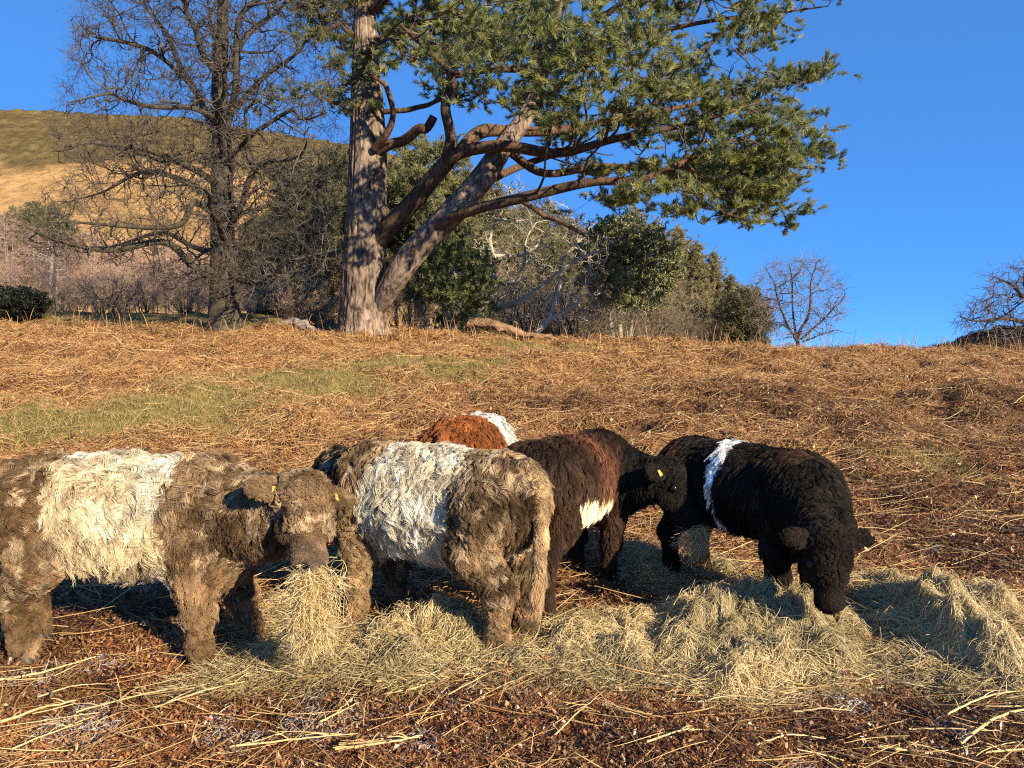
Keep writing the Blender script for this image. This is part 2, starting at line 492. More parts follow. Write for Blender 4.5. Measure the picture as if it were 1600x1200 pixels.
# ------------------------------------------------------------------ trees: limbs given, finer wood grown towards points spread through the crown
class Tree:
    def __init__(self, seed):
        self.rng = np.random.default_rng(seed)
        self.P, self.R, self.T, self.line, self.pos = [], [], [], [], []     # nodes
        self.nl = 0
        self.batches = []                                                     # (P,R) per level

    def _add(self, P, R):
        N, K = P.shape[:2]
        self.P.append(P.reshape(-1, 3)); self.R.append(R.reshape(-1))
        self.T.append(unit(np.gradient(P, axis=1)).reshape(-1, 3))
        self.line.append(np.repeat(np.arange(self.nl, self.nl + N), K))
        self.pos.append(np.tile(np.arange(K), N))
        self.nl += N

    def limb(self, pts, r, n=24, wob=0.0):
        p = resample(pts, n)
        rr = resample(np.asarray(r, float)[:, None], n)[:, 0] if np.ndim(r) else np.full(n, r)
        if len(np.atleast_1d(r)) != len(pts):
            rr = np.interp(np.linspace(0, 1, n), np.linspace(0, 1, len(r)), r)
        if wob:
            w = self.rng.normal(0, 1, (max(4, n // 4), 3))
            p = p + resample(w, n) * wob * np.linspace(0, 1, n)[:, None]
        self._add(p[None], rr[None])
        self.batches.append((p[None], np.maximum(rr, 0.004)[None], 0))
        return p

    def grow(self, targets, K, r_max, r_tip, maxlen, wob=0.12, droop=0.0, back=0.45, level=1, sub=3, ratio=0.6, skip=0.02):
        """a branch from the nearest existing wood to every target; later sub-batches may start from earlier ones"""
        rng = self.rng
        targets = targets[rng.permutation(len(targets))]
        outP, outR = [], []
        for tg in np.array_split(targets, sub):
            if not len(tg): continue
            NP, NR, NT = np.vstack(self.P), np.concatenate(self.R), np.vstack(self.T)
            ln, ps = np.concatenate(self.line), np.concatenate(self.pos)
            kd = kdtree.KDTree(len(NP))
            for i, p in enumerate(NP): kd.insert(p, i)
            kd.balance()
            ii, dd = np.empty(len(tg), int), np.empty(len(tg))
            for j, t in enumerate(tg):
                _, i, d = kd.find(t)
                ii[j], dd[j] = i, d
            seg = np.linalg.norm(NP[np.maximum(ii - 1, 0)] - NP[ii], axis=1) + 1e-4
            sh = np.minimum((dd * back / seg).astype(int), ps[ii])
            ii = ii - sh
            a = NP[ii]
            v = tg - a
            d = np.linalg.norm(v, axis=1)
            ok = (d < maxlen) & (d > skip)
            ii, a, v, d, e = ii[ok], a[ok], v[ok], d[ok], tg[ok]
            if not len(ii): continue
            t0 = NT[ii]
            c1 = a + unit(t0 + unit(v) * 0.7) * d[:, None] * 0.35
            c2 = e - unit(v + np.array([0, 0, droop]) * d[:, None]) * d[:, None] * 0.3
            s = np.linspace(0, 1, K)[None, :, None]
            P = (1 - s) ** 3 * a[:, None] + 3 * s * (1 - s) ** 2 * c1[:, None] + 3 * s * s * (1 - s) * c2[:, None] + s ** 3 * e[:, None]
            w1, w2, w3 = (rng.normal(0, 1, (len(a), 1, 3)) for _ in range(3))
            P = P + (wob * 0.11) * d[:, None, None] * (w1 * np.sin(np.pi * s) + 0.6 * w2 * np.sin(2 * np.pi * s) + 0.3 * w3 * np.sin(4 * np.pi * s))
            r0 = np.minimum(NR[ii] * ratio, r_max * (0.5 + 0.5 * np.minimum(d / (maxlen * 0.6), 1)))
            R = r0[:, None] + (np.minimum(r_tip, r0)[:, None] - r0[:, None]) * np.linspace(0, 1, K)[None] ** 0.8
            self._add(P, R)
            outP.append(P); outR.append(R)
        P, R = np.vstack(outP), np.vstack(outR)
        self.batches.append((P, R, level))
        return P, R

    def mesh(self, name, upto, S0=14, S1=6, flare=None):
        parts = []
        for P, R, lv in self.batches:
            if lv <= upto:
                parts.append(tubes(P, R, S0 if lv == 0 else (S1 if lv == 1 else 4)))
        V, Q = join_arrays(parts)
        return fast_mesh(name, V, Q)

    def strands(self, name, frm, col, var=0.2):
        bs = [(P, R) for P, R, lv in self.batches if lv >= frm]
        K = max(P.shape[1] for P, R in bs)
        Ps, Rs = [], []
        for P, R in bs:
            if P.shape[1] < K:
                P = np.concatenate([P, P[:, -1:] + (P[:, -1:] - P[:, -2:-1]) * 0.02 * np.arange(1, K - P.shape[1] + 1)[None, :, None]], 1)
                R = np.concatenate([R] + [R[:, -1:]] * (K - R.shape[1]), 1)
            Ps.append(P); Rs.append(R)
        P, R = np.vstack(Ps), np.vstack(Rs)
        c = np.array(col)[None] * np.exp(self.rng.normal(0, var, (len(P), 1)))
        return curves_data(name, P, R, c)


def in_poly(poly, n, rng):
    """points spread evenly in a polygon"""
    poly = np.asarray(poly, float)
    lo, hi = poly.min(0), poly.max(0)
    outp = np.zeros((0, 2))
    while len(outp) < n:
        p = lo + rng.random((n * 2, 2)) * (hi - lo)
        inside = np.zeros(len(p), bool)
        j = len(poly) - 1
        for i in range(len(poly)):
            a, b = poly[i], poly[j]
            cond = (a[1] > p[:, 1]) != (b[1] > p[:, 1])
            with np.errstate(divide='ignore', invalid='ignore'):
                xx = (b[0] - a[0]) * (p[:, 1] - a[1]) / (b[1] - a[1]) + a[0]
            inside ^= cond & (p[:, 0] < xx)
            j = i
        outp = np.vstack([outp, p[inside]])
    return outp[:n]


def crown_points(poly, n, Y0, depth, rng, seed, gap=0.0, gs=0.6):
    """points through a crown: outline at its distance, real depth behind and in front, with gaps"""
    res = np.zeros((0, 3))
    poly = np.asarray(poly, float)
    uc, hw = poly[:, 0].mean(), (poly[:, 0].max() - poly[:, 0].min()) / 2
    while len(res) < n:
        q = in_poly(poly, n, rng)
        prof = np.sqrt(np.clip(1 - ((q[:, 0] - uc) / (hw * 1.05)) ** 2, 0.08, 1))
        Y = Y0 + np.clip(rng.normal(0, 0.5, len(q)), -1, 1) * depth * prof
        P = at(q[:, 0], q[:, 1], Y)
        if gap > 0:
            nn = noise3(P * np.array([1, 1, 2.0]), gs, seed)
            P = P[nn > gap]
        res = np.vstack([res, P])
    return res[:n]


def tufts(P, R_needle, count, length, spread, cols, rng, along=0.16, up=0.15, K=3):
    """brushes of needles round the last part of each shoot"""
    tip = P[:, -1]
    d = unit(P[:, -1] - P[:, -2])
    N = len(tip)
    s = rng.random((N, count, 1)) * along
    root = tip[:, None] - d[:, None] * s
    rv = unit(rng.normal(0, 1, (N, count, 3)))
    dr = unit(d[:, None] * (1 - spread) + rv * spread + np.array([0, 0, up]))
    L = length * (0.7 + 0.6 * rng.random((N, count, 1)))
    pts = np.stack([root + dr * L * t + np.array([0, 0, -0.10]) * L * t * t for t in np.linspace(0, 1, K)], 2)
    ci = rng.integers(0, len(cols), N)
    c = np.array(cols)[ci][:, None] * np.exp(rng.normal(0, 0.18, (N, count, 1)))
    return pts.reshape(-1, K, 3), np.array([R_needle, R_needle, R_needle * 0.35])[-K:], c.reshape(-1, 3)


PINE_COLS = [(0.255, 0.265, 0.058), (0.205, 0.225, 0.052), (0.145, 0.175, 0.05), (0.32, 0.30, 0.075), (0.10, 0.135, 0.048)]


def trunk_relief(P, R, S, seed, amp=0.12, flute=0.0):
    """thick bark-plated trunk: vertical ridges, knobbly relief, root flare"""
    V, Q = tubes(P, R, S)
    K = P.shape[1]
    V = V.reshape(K, S, 3)
    c = P[0][:, None]
    rad = V - c
    th = np.arange(S) / S * 2 * math.pi
    h = np.linspace(0, np.linalg.norm(np.diff(P[0], axis=0), axis=1).sum(), K)
    H, TH = np.meshgrid(h, th, indexing='ij')
    q = np.stack([np.cos(TH) * 4.2, np.sin(TH) * 4.2, H * 0.55], -1)
    n = 1 - np.abs(noise3(q, 1.6, seed) * 2 - 1)
    n2 = 1 - np.abs(noise3(q * np.array([1, 1, 1.6]), 3.6, seed + 1) * 2 - 1)
    n3 = noise3(np.stack([np.cos(TH), np.sin(TH), H * 0.5], -1), 1.1, seed + 2) - 0.5
    f = 1 + amp * (n - 0.6) + amp * 0.6 * (n2 - 0.6) + 0.25 * amp * 3 * n3
    if flute:
        f = f + flute * np.exp(-H / 0.7) * (0.5 + 0.8 * np.cos(TH * 5 + 1.0 + 0.8 * np.sin(TH * 2)))
    V = c + rad * f[..., None]
    return V.reshape(-1, 3), Q


def px_limb(pts, Y):
    """limb through pixel positions with its own distances: pts (u, v, dY)"""
    a = np.asarray(pts, float)
    return at(a[:, 0], a[:, 1], Y + a[:, 2])


def pads(poly, n, Y0, depth, rng, seed, npad, rh=0.85, rv=0.20):
    """points gathered in flat sprays, with open gaps between the sprays"""
    c = crown_points(poly, npad, Y0, depth, rng, seed)
    k = rng.integers(0, npad, n)
    sz = rng.uniform(0.6, 1.3, npad)[k][:, None]
    a = rng.uniform(-0.35, 0.35, (npad, 2))[k]
    q = rng.normal(0, 0.5, (n, 3)) * np.array([rh, rh, rv]) * sz
    q[:, 2] += a[:, 0] * q[:, 0] + a[:, 1] * q[:, 1]
    return c[k] + q


def ball_pts(n, rng):
    return unit(rng.normal(0, 1, (n, 3))) * rng.random((n, 1)) ** 0.45


# ---- the big pine
def build_big_pine():
    rng = np.random.default_rng(11)
    Y0 = 24.0
    base = at(569, 524, Y0)
    base[2] = terrain(base[0], base[1]) - 0.1
    root = empty('pine_tree', base)
    tag(root, 'huge old pine with thick fissured trunk, leaning second stem and spreading crown', 'tree')
    T = Tree(11)
    mpx = Y0 / F_PX
    tr = T.limb(np.vstack([base[None], px_limb([(567, 480, 0), (570, 400, 0), (573, 300, 0.1), (574, 200, 0.2), (572, 100, 0.2), (570, 0, 0.1), (576, -130, 0), (585, -280, 0)], Y0)]),
                np.array([40, 34, 31, 28.5, 26, 20, 15, 11, 5]) * mpx, 90)
    st = T.limb(px_limb([(590, 486, -0.15), (609, 450, -0.5), (640, 402, -0.8), (692, 348, -1.0), (745, 290, -1.1), (785, 232, -1.0), (825, 175, -0.8), (850, 105, -0.7), (872, 20, -0.6), (905, -90, -0.5), (930, -200, 0)], Y0),
                np.array([10, 16, 18.5, 18, 16.5, 14, 11.5, 9.5, 8, 6, 3]) * mpx, 70)
    limbs = [
        ([(588, 378, -0.1), (612, 350, -0.5), (650, 310, -0.9), (690, 262, -1.2), (722, 238, -1.4), (790, 226, -1.8), (870, 238, -2.2), (960, 215, -2.4), (1080, 190, -2.2), (1200, 150, -1.8)], [19, 17, 15.5, 14, 11, 10, 8, 6, 4, 1.5]),
        ([(694, 258, -1.2), (706, 215, -1.4), (697, 165, -1.5), (702, 115, -1.7), (668, 78, -2.0), (630, 40, -2.4)], [10, 9, 8.5, 7.5, 5, 2]),
        ([(702, 118, -1.7), (760, 112, -1.6), (850, 108, -1.2), (950, 70, -1.0), (1040, 40, -0.6)], [6, 5, 4.5, 3.5, 1.5]),
        ([(714, 242, -1.3), (748, 208, -1.0), (790, 205, -0.6), (870, 207, 0), (960, 190, 0.6), (1080, 160, 1.2), (1230, 130, 1.8)], [11, 12, 10, 8, 6, 4, 1.5]),
        ([(668, 365, -1.0), (700, 345, -1.5), (760, 322, -2.0), (840, 302, -2.6), (930, 284, -3.0), (1010, 280, -3.2), (1100, 240, -3.0), (1180, 205, -2.6)], [8, 9, 9, 8.5, 7, 6, 4, 1.5]),
        ([(812, 312, -2.4), (850, 337, -2.7), (885, 355, -2.9), (935, 378, -3.2)], [4.5, 4, 3.2, 1.2]),
        ([(790, 232, -1.0), (850, 270, -0.6), (940, 262, 0.3), (1060, 270, 1.0), (1160, 290, 1.6), (1235, 330, 2.0)], [8, 7, 6.5, 5, 3, 1.2]),
        ([(828, 172, -0.8), (900, 112, -0.4), (1000, 62, 0.3), (1130, 30, 0.8), (1290, 12, 1.2)], [7, 6, 5, 3.5, 1.2]),
        ([(1000, 190, 0.7), (1060, 110, 0.9), (1110, 70, 1.1), (1170, 0, 1.2), (1210, -80, 1)], [4, 4, 3.5, 3, 1.5]),
        ([(850, 105, -0.7), (930, 40, -1.6), (1030, -30, -2.4), (1150, -90, -3)], [6, 5, 4, 1.5]),
        ([(590, 236, -0.2), (640, 212, -0.6), (686, 188, -0.9)], [9.5, 8.5, 7.5]),
        ([(585, 232, -0.5), (606, 208, -0.9), (613, 170, -1.2), (600, 130, -1.6), (560, 110, -2.2)], [7, 6, 5, 4, 1.5]),
        ([(600, 175, -0.4), (650, 168, -0.5), (690, 150, -0.7), (730, 140, -0.8)], [5, 4.5, 3.5, 1.5]),
        ([(560, 165, 0.2), (520, 158, 0), (480, 140, -0.4)], [4, 3, 1.2]),
        ([(562, 60, 0.2), (520, 40, -0.6), (470, 60, -1.4)], [4.5, 3, 1.2]),
        ([(580, 70, 0), (640, 40, 0.8), (740, 30, 1.6), (860, 10, 2.2), (960, -30, 2.6)], [8, 7, 5, 3, 1.5]),
        ([(576, 20, 0), (650, -40, -1.2), (760, -80, -2.2), (880, -110, -3)], [8, 6, 4, 1.5]),
        ([(572, 110, 0.1), (575, 90, -1.4), (590, 70, -2.8), (620, 60, -4.2)], [7, 6, 4, 1.5]),
        ([(572, 60, 0.1), (566, 20, 1.6), (570, 0, 3.2), (600, -30, 4.6)], [7, 6, 4, 1.5]),
        ([(745, 290, -1.1), (800, 265, 0.6), (880, 240, 2.4), (980, 210, 3.8), (1080, 170, 4.6)], [9, 7, 6, 4, 1.5]),
    ]
    for pts, r in limbs:
        T.limb(px_limb(pts, Y0), np.array(r) * mpx * 0.82, 30, 0.10)
    poly = [(468, 60), (480, -120), (640, -260), (980, -260), (1230, -150), (1310, -40), (1296, 15), (1272, 60), (1288, 105), (1258, 165),
            (1298, 212), (1262, 285), (1240, 350), (1150, 340), (1118, 378), (1060, 330), (1000, 318), (930, 325), (890, 250), (800, 190),
            (740, 165), (640, 120), (610, 170), (560, 180), (505, 185), (470, 140)]
    shade_shoots = np.array([1.0, 18.6, 8.8]) + ball_pts(70, rng) * np.array([3.2, 2.0, 1.9])  # extra shoots added towards the sun to cast shade on the trunk
    T.grow(np.vstack([crown_points(poly, 330, Y0, 5.4, rng, 3), shade_shoots]), 9, 0.055, 0.014, 3.4, 0.5, 0.3, level=1, sub=3)
    lowpoly = [(980, 250), (1120, 225), (1240, 240), (1262, 300), (1235, 345), (1150, 345), (1040, 322)]
    t2 = np.vstack([pads(lowpoly, 520, Y0, 4.0, rng, 6, 32, 0.9, 0.18), pads(poly, 3800, Y0, 5.4, rng, 5, 240, 0.95, 0.20), np.array([1.0, 18.6, 8.8]) + ball_pts(260, rng) * np.array([3.3, 2.1, 2.0])])  # last cluster: finer wood for the added trunk-shading shoots
    P2, _ = T.grow(t2, 7, 0.018, 0.006, 1.7, 0.5, 0.5, level=2, sub=3)
    t3 = P2[rng.integers(0, len(P2), 7800), rng.integers(3, 7, 7800)] + rng.normal(0, 1, (7800, 3)) * np.array([0.26, 0.26, 0.07]) + np.array([0, 0, 0.06])
    P3, _ = T.grow(t3, 5, 0.009, 0.005, 0.9, 0.3, 0.6, level=3, sub=2, back=0.3)
    inv = Matrix.Translation(base).inverted()
    big = [trunk_relief(T.batches[0][0], T.batches[0][1], 112, 5, 0.14, 0.10), trunk_relief(T.batches[1][0], T.batches[1][1], 64, 8, 0.16)]
    V, Q = join_arrays(big)
    link('trunk', fast_mesh('pine_trunk', V - base, Q), root, M_PINEBARK)
    k = 0
    for P, R, lv in T.batches[2:]:
        if lv == 0:
            V, Q = trunk_relief(P, R, 18, 40 + k, 0.10); k += 1
            link('limb', fast_mesh('pine_limb', V - base, Q), root, M_PINELIMB)
    V, Q = join_arrays([tubes(P, R, 6) for P, R, lv in T.batches if lv == 1])
    o = link('branches', fast_mesh('pine_branches', V - base, Q), root, M_PINELIMB); o['kind'] = 'stuff'
    tw = T.strands('pine_twigs', 2, (0.10, 0.066, 0.045))
    o = link('twigs', tw, root, M_TWIG); o.location = -Vector(base); o['kind'] = 'stuff'
    ends = np.concatenate([np.concatenate([P2[:, -2:], ], 1), P3[:, -2:]])
    Pn, Rn, c = tufts(ends, 0.0052, 44, 0.16, 0.42, PINE_COLS, rng, 0.26, 0.12)
    cr = link('crown', curves_data('pine_needles', Pn, Rn, c), root, M_NEEDLE)
    cr.location = -Vector(base); cr['kind'] = 'stuff'
    print('pine shoots', len(ends))


# ---- the bare tree on the left
def build_bare_tree():
    rng = np.random.default_rng(21)
    Y0 = 23.6
    base = at(353, 512, Y0)
    base[2] = terrain(base[0], base[1]) - 0.1
    root = empty('bare_tree', base)
    tag(root, 'tall leafless broadleaf tree with a dark upright trunk and dense fine twigs on the left', 'tree')
    T = Tree(21)
    mpx = Y0 / F_PX
    T.limb(np.vstack([base[None], px_limb([(350, 470, 0), (349, 400, 0), (347, 300, 0), (346, 200, 0.1), (343, 130, 0.2), (347, 50, 0.2), (350, -40, 0), (356, -170, 0)], Y0)]),
           np.array([30, 21, 18.5, 16, 13, 11.5, 9, 6, 2.5]) * mpx, 70)
    limbs = [
        ([(341, 425, -0.2), (295, 412, -0.8), (262, 378, -1.4), (205, 388, -2.0), (150, 398, -2.4), (90, 385, -2.8), (30, 365, -3)], [7, 6.5, 6, 5, 4, 2.5, 1]),
        ([(341, 400, 0), (300, 385, 0.6), (262, 368, 1.1), (200, 372, 1.6), (130, 385, 2.2)], [6, 5, 4.5, 3, 1]),
        ([(340, 340, -0.2), (305, 318, -1.0), (282, 345, -1.8), (215, 355, -2.6), (120, 345, -3.4), (60, 330, -3.8)], [6, 6, 5, 4, 2, 1]),
        ([(338, 318, 0.2), (300, 285, 0.9), (240, 268, 1.6), (165, 300, 2.4), (100, 310, 3)], [6, 5.5, 4.5, 2.5, 1]),
        ([(338, 285, -0.1), (292, 262, -0.9), (232, 236, -1.7), (160, 232, -2.6), (85, 225, -3.2)], [7, 6, 5, 3, 1]),
        ([(340, 215, 0.2), (318, 165, 0.9), (292, 110, 1.6), (262, 60, 2.2), (225, 0, 2.8), (200, -60, 3)], [8, 7, 6, 5, 3, 1.5]),
        ([(318, 160, 0.9), (275, 108, 0.4), (215, 75, -0.2), (160, 55, -0.8), (110, 35, -1.2)], [5, 4.5, 4, 2.5, 1]),
        ([(338, 185, -0.2), (300, 165, -1.2), (235, 160, -2.2), (170, 150, -3), (100, 170, -3.6)], [5, 4.5, 3.5, 2.5, 1]),
        ([(344, 130, 0), (310, 60, -0.9), (285, 0, -1.6), (262, -70, -2.2)], [5.5, 5, 4, 1.5]),
        ([(357, 368, -0.2), (378, 318, -0.9), (400, 268, -1.5), (445, 245, -2.2), (500, 225, -3.0)], [6, 6, 5, 3.5, 1]),
        ([(398, 270, -1.5), (385, 225, -1.2), (395, 180, -1.0), (420, 130, -0.8)], [4, 3.5, 2.5, 1]),
        ([(356, 350, 0.2), (392, 325, 1.0), (450, 300, 1.8), (520, 300, 2.6)], [5, 4.5, 3, 1]),
        ([(358, 425, -0.1), (385, 440, -0.9), (425, 438, -1.6), (462, 415, -2.2), (530, 408, -2.6)], [6, 5, 4.5, 3.5, 1]),
        ([(357, 390, 0.2), (410, 372, 1), (470, 365, 1.8), (530, 362, 2.4)], [5, 4.5, 3, 1]),
        ([(352, 210, -0.2), (366, 140, -1.0), (375, 60, -1.6), (400, -20, -2.2), (420, -90, -2.6)], [7, 6, 5, 4, 1.5]),
        ([(352, 190, 0.2), (385, 145, 1.1), (440, 100, 2.0), (495, 60, 2.8), (540, 40, 3.2)], [5.5, 5, 4, 2.5, 1]),
        ([(350, 110, 0.1), (385, 60, 0.6), (430, 10, 1.2), (480, -60, 1.6)], [6, 5, 4, 1.5]),
        ([(352, 255, -0.2), (400, 205, -1.1), (455, 180, -1.9), (520, 170, -2.6)], [4.5, 4, 3, 1]),
        ([(348, 240, -0.3), (340, 190, -1.8), (345, 140, -3.0), (330, 80, -3.8)], [6, 5, 3, 1]),
        ([(348, 300, 0.3), (360, 250, 1.9), (350, 190, 3.2), (365, 130, 4.0)], [6, 5, 3, 1]),
        ([(346, 160, 0.3), (330, 90, 1.7), (340, 20, 2.8), (330, -60, 3.4)], [5.5, 5, 3, 1]),
        ([(350, 380, -0.3), (335, 340, -1.9), (320, 320, -3.2), (300, 290, -4.2)], [6, 5, 3, 1]),
        ([(338, 435, 0.0), (305, 425, -0.9), (280, 440, -1.4), (262, 462, -1.6)], [5, 4, 2.5, 1]),
    ]
    for pts, r in limbs:
        T.limb(px_limb(pts, Y0), np.array(r) * mpx * 0.8, 24, 0.22)
    poly = [(72, 230), (80, 150), (108, 90), (112, 20), (160, -60), (240, -160), (350, -210), (470, -150), (560, -40), (552, 90), (545, 200),
            (520, 330), (545, 420), (460, 440), (380, 470), (270, 465), (200, 412), (110, 412), (22, 385), (60, 300), (110, 270)]
    T.grow(crown_points(poly, 420, Y0, 4.2, rng, 1), 9, 0.05, 0.012, 2.6, 0.7, 0.3, level=1, sub=4, back=0.6)
    P2, _ = T.grow(crown_points(poly, 6000, Y0, 4.6, rng, 2, 0.2, 0.8), 8, 0.030, 0.013, 1.3, 0.7, 0.4, level=2, sub=4, back=0.65)
    n3 = 72000
    pi, pj = rng.integers(0, len(P2), n3), rng.integers(2, 8, n3)
    od = unit(P2[pi, 7] - P2[pi, 0] + np.array([0, 0, 0.12]))
    t3 = P2[pi, pj] + od * rng.uniform(0.10, 0.42, (n3, 1)) + rng.normal(0, 0.11, (n3, 3))
    T.grow(t3, 5, 0.0105, 0.0055, 0.75, 0.4, 0.35, level=3, sub=3, back=0.3)
    big = [trunk_relief(T.batches[0][0], T.batches[0][1], 64, 15, 0.07, 0.14)]
    V, Q = join_arrays(big)
    link('trunk', fast_mesh('bare_trunk', V - base, Q), root, M_GREYBARK)
    for P, R, lv in T.batches[1:]:
        if lv == 0:
            V, Q = tubes(P, R, 12)
            link('limb', fast_mesh('bare_limb', V - base, Q), root, M_GREYBARK)
    V, Q = join_arrays([tubes(P, R, 6) for P, R, lv in T.batches if lv == 1])
    o = link('branches', fast_mesh('bare_branches', V - base, Q), root, M_GREYBARK); o['kind'] = 'stuff'
    o = link('crown', T.strands('bare_twigs', 2, (0.062, 0.046, 0.032), 0.3), root, M_TWIG)
    o.location = -Vector(base); o['kind'] = 'stuff'


build_big_pine()
build_bare_tree()
#@@TREES2
ORD = ('first second third fourth fifth sixth seventh eighth ninth tenth eleventh twelfth thirteenth fourteenth fifteenth sixteenth seventeenth '
       'eighteenth nineteenth twentieth twenty-first twenty-second twenty-third twenty-fourth twenty-fifth twenty-sixth twenty-seventh '
       'twenty-eighth twenty-ninth thirtieth').split()


def number_labels(objs, text):
    """labels by order from the left, where look-alikes stand in a row"""
    objs = sorted(objs, key=lambda o: o.location.x / max(o.location.y, 0.1))
    for i, o in enumerate(objs):
        o['label'] = text % ('first' if i == 0 else 'last' if i == len(objs) - 1 else ORD[i])


# ------------------------------------------------------------------ the wood, shrubs and small trees behind
def ball(n, rng, shell=0.35):
    v = unit(rng.normal(0, 1, (n, 3)))
    return v * (shell + (1 - shell) * rng.random((n, 1)) ** 0.6)


def make_plant(name, label, category, H, W, seed, stems=1, lean=0.25, bark=None, bark_r=0.1, twig=(0.10, 0.07, 0.05), n=(40, 260, 1200),
               leaf=None, leafcols=None, shape='round', tw_r=0.008, low=0.18, group=None, tvar=0.25, gap=0.0, leafmat=None):
    """a tree or shrub in its own space: stems, two or three orders of finer wood, optional needles or leaves"""
    rng = np.random.default_rng(seed)
    root = empty(name)
    tag(root, label, category, group)
    T = Tree(seed)
    for i in range(stems):
        ang = rng.uniform(0, 6.28) if stems > 1 else rng.uniform(0, 6.28)
        off = 0.0 if stems == 1 else W * 0.04
        ln_ = lean * (0.15 if stems == 1 else rng.uniform(0.4, 1.1))
        top = np.array([math.cos(ang) * ln_ * W, math.sin(ang) * ln_ * W, H * (0.93 if shape in ('cone', 'birch') else rng.uniform(0.6, 0.85))])
        b = np.array([math.cos(ang) * off, math.sin(ang) * off, -0.15])
        mid = b * 0.5 + top * np.array([0.35, 0.35, 0.5])
        q3 = top * np.array([0.8, 0.8, 0.78])
        T.limb(np.stack([b, mid, q3, top]), [bark_r, bark_r * 0.75, bark_r * 0.45, 0.012], 22, W * 0.02)

    def env(m):
        if shape == 'cone':
            t = rng.random(m) ** 0.75
            z = H * (0.06 + 0.93 * (1 - t))
            r = W / 2 * t ** 0.85 * np.sqrt(rng.random(m)) * 1.05
            a = rng.random(m) * 6.28
            return np.stack([r * np.cos(a), r * np.sin(a), z - 0.15 * r], 1)
        p = ball(m, rng)
        if shape == 'birch':
            z = H * (low + (1 - low) * (p[:, 2] * 0.5 + 0.5))
            w = W / 2 * (0.55 + 0.45 * np.sin(np.pi * np.clip((z / H - low) / (1 - low), 0, 1) ** 0.8))
            return np.stack([p[:, 0] * w, p[:, 1] * w, z], 1)
        return np.stack([p[:, 0] * W / 2, p[:, 1] * W / 2, H * (low + (1 - low) * (p[:, 2] * 0.5 + 0.5))], 1)

    def envg(m):
        if not gap: return env(m)
        r = np.zeros((0, 3))
        while len(r) < m:
            q = env(m); nn = noise3(q, 2.2 / max(W, 1) * 2, seed)
            r = np.vstack([r, q[nn > gap]])
        return r[:m]
    dr = -0.4 if shape in ('birch', 'cone') else 0.2
    T.grow(env(n[0]), 8, bark_r * 0.4, tw_r * 1.4, max(H, W), 0.5, dr if shape != 'round' else 0.2, level=1, sub=2)
    P2, _ = T.grow(envg(n[1]), 7, tw_r * 2.0, tw_r, max(H, W) * 0.5, 0.55, dr, level=2, sub=2)
    ends = P2
    if n[2]:
        t3 = P2[rng.integers(0, len(P2), n[2]), rng.integers(2, 7, n[2])] + rng.normal(0, 0.055 * H ** 0.75, (n[2], 3)) + np.array([0, 0, 0.10 if shape != 'cone' else -0.05])
        P3, _ = T.grow(t3, 5, tw_r * 1.1, tw_r * 0.6, H * 0.25, 0.4, dr, level=3, sub=1, back=0.25)
        ends = np.concatenate([P2[:, -2:], P3[:, -2:]])
    link('trunk', T.mesh(name + '_trunk', 1, 10, 5), root, bark or M_GREYBARK)
    o = link('twigs' if leaf else 'crown', T.strands(name + '_twigs', 2, twig, tvar), root, M_TWIG); o['kind'] = 'stuff'
    if leaf:
        kind, cnt, ln, rad, spr = leaf
        Pn, Rn, c = tufts(ends[:, -2:], rad, cnt, ln, spr, leafcols, rng, ln * 1.3, 0.1)
        if kind == 'leaf':
            Rn = np.array([rad * 0.5, rad, rad * 0.2])
        cr = link('crown', curves_data(name + '_leaves', Pn, Rn, c), root, leafmat or M_NEEDLE); cr['kind'] = 'stuff'
    return root


def put(o, u, Y, rz=0.0, sc=(1, 1, 1), label=None, sink=0.05):
    x = float(at(u, 550, Y)[0])
    o.location = (x, Y, float(terrain(x, Y)) - sink)
    o.rotation_euler = (0, 0, rz)
    o.scale = sc
    if label: o['label'] = label
    return o


def height_to(u, v, Y):
    x = float(at(u, 550, Y)[0])
    return float(at(u, v, Y)[2] - terrain(x, Y))


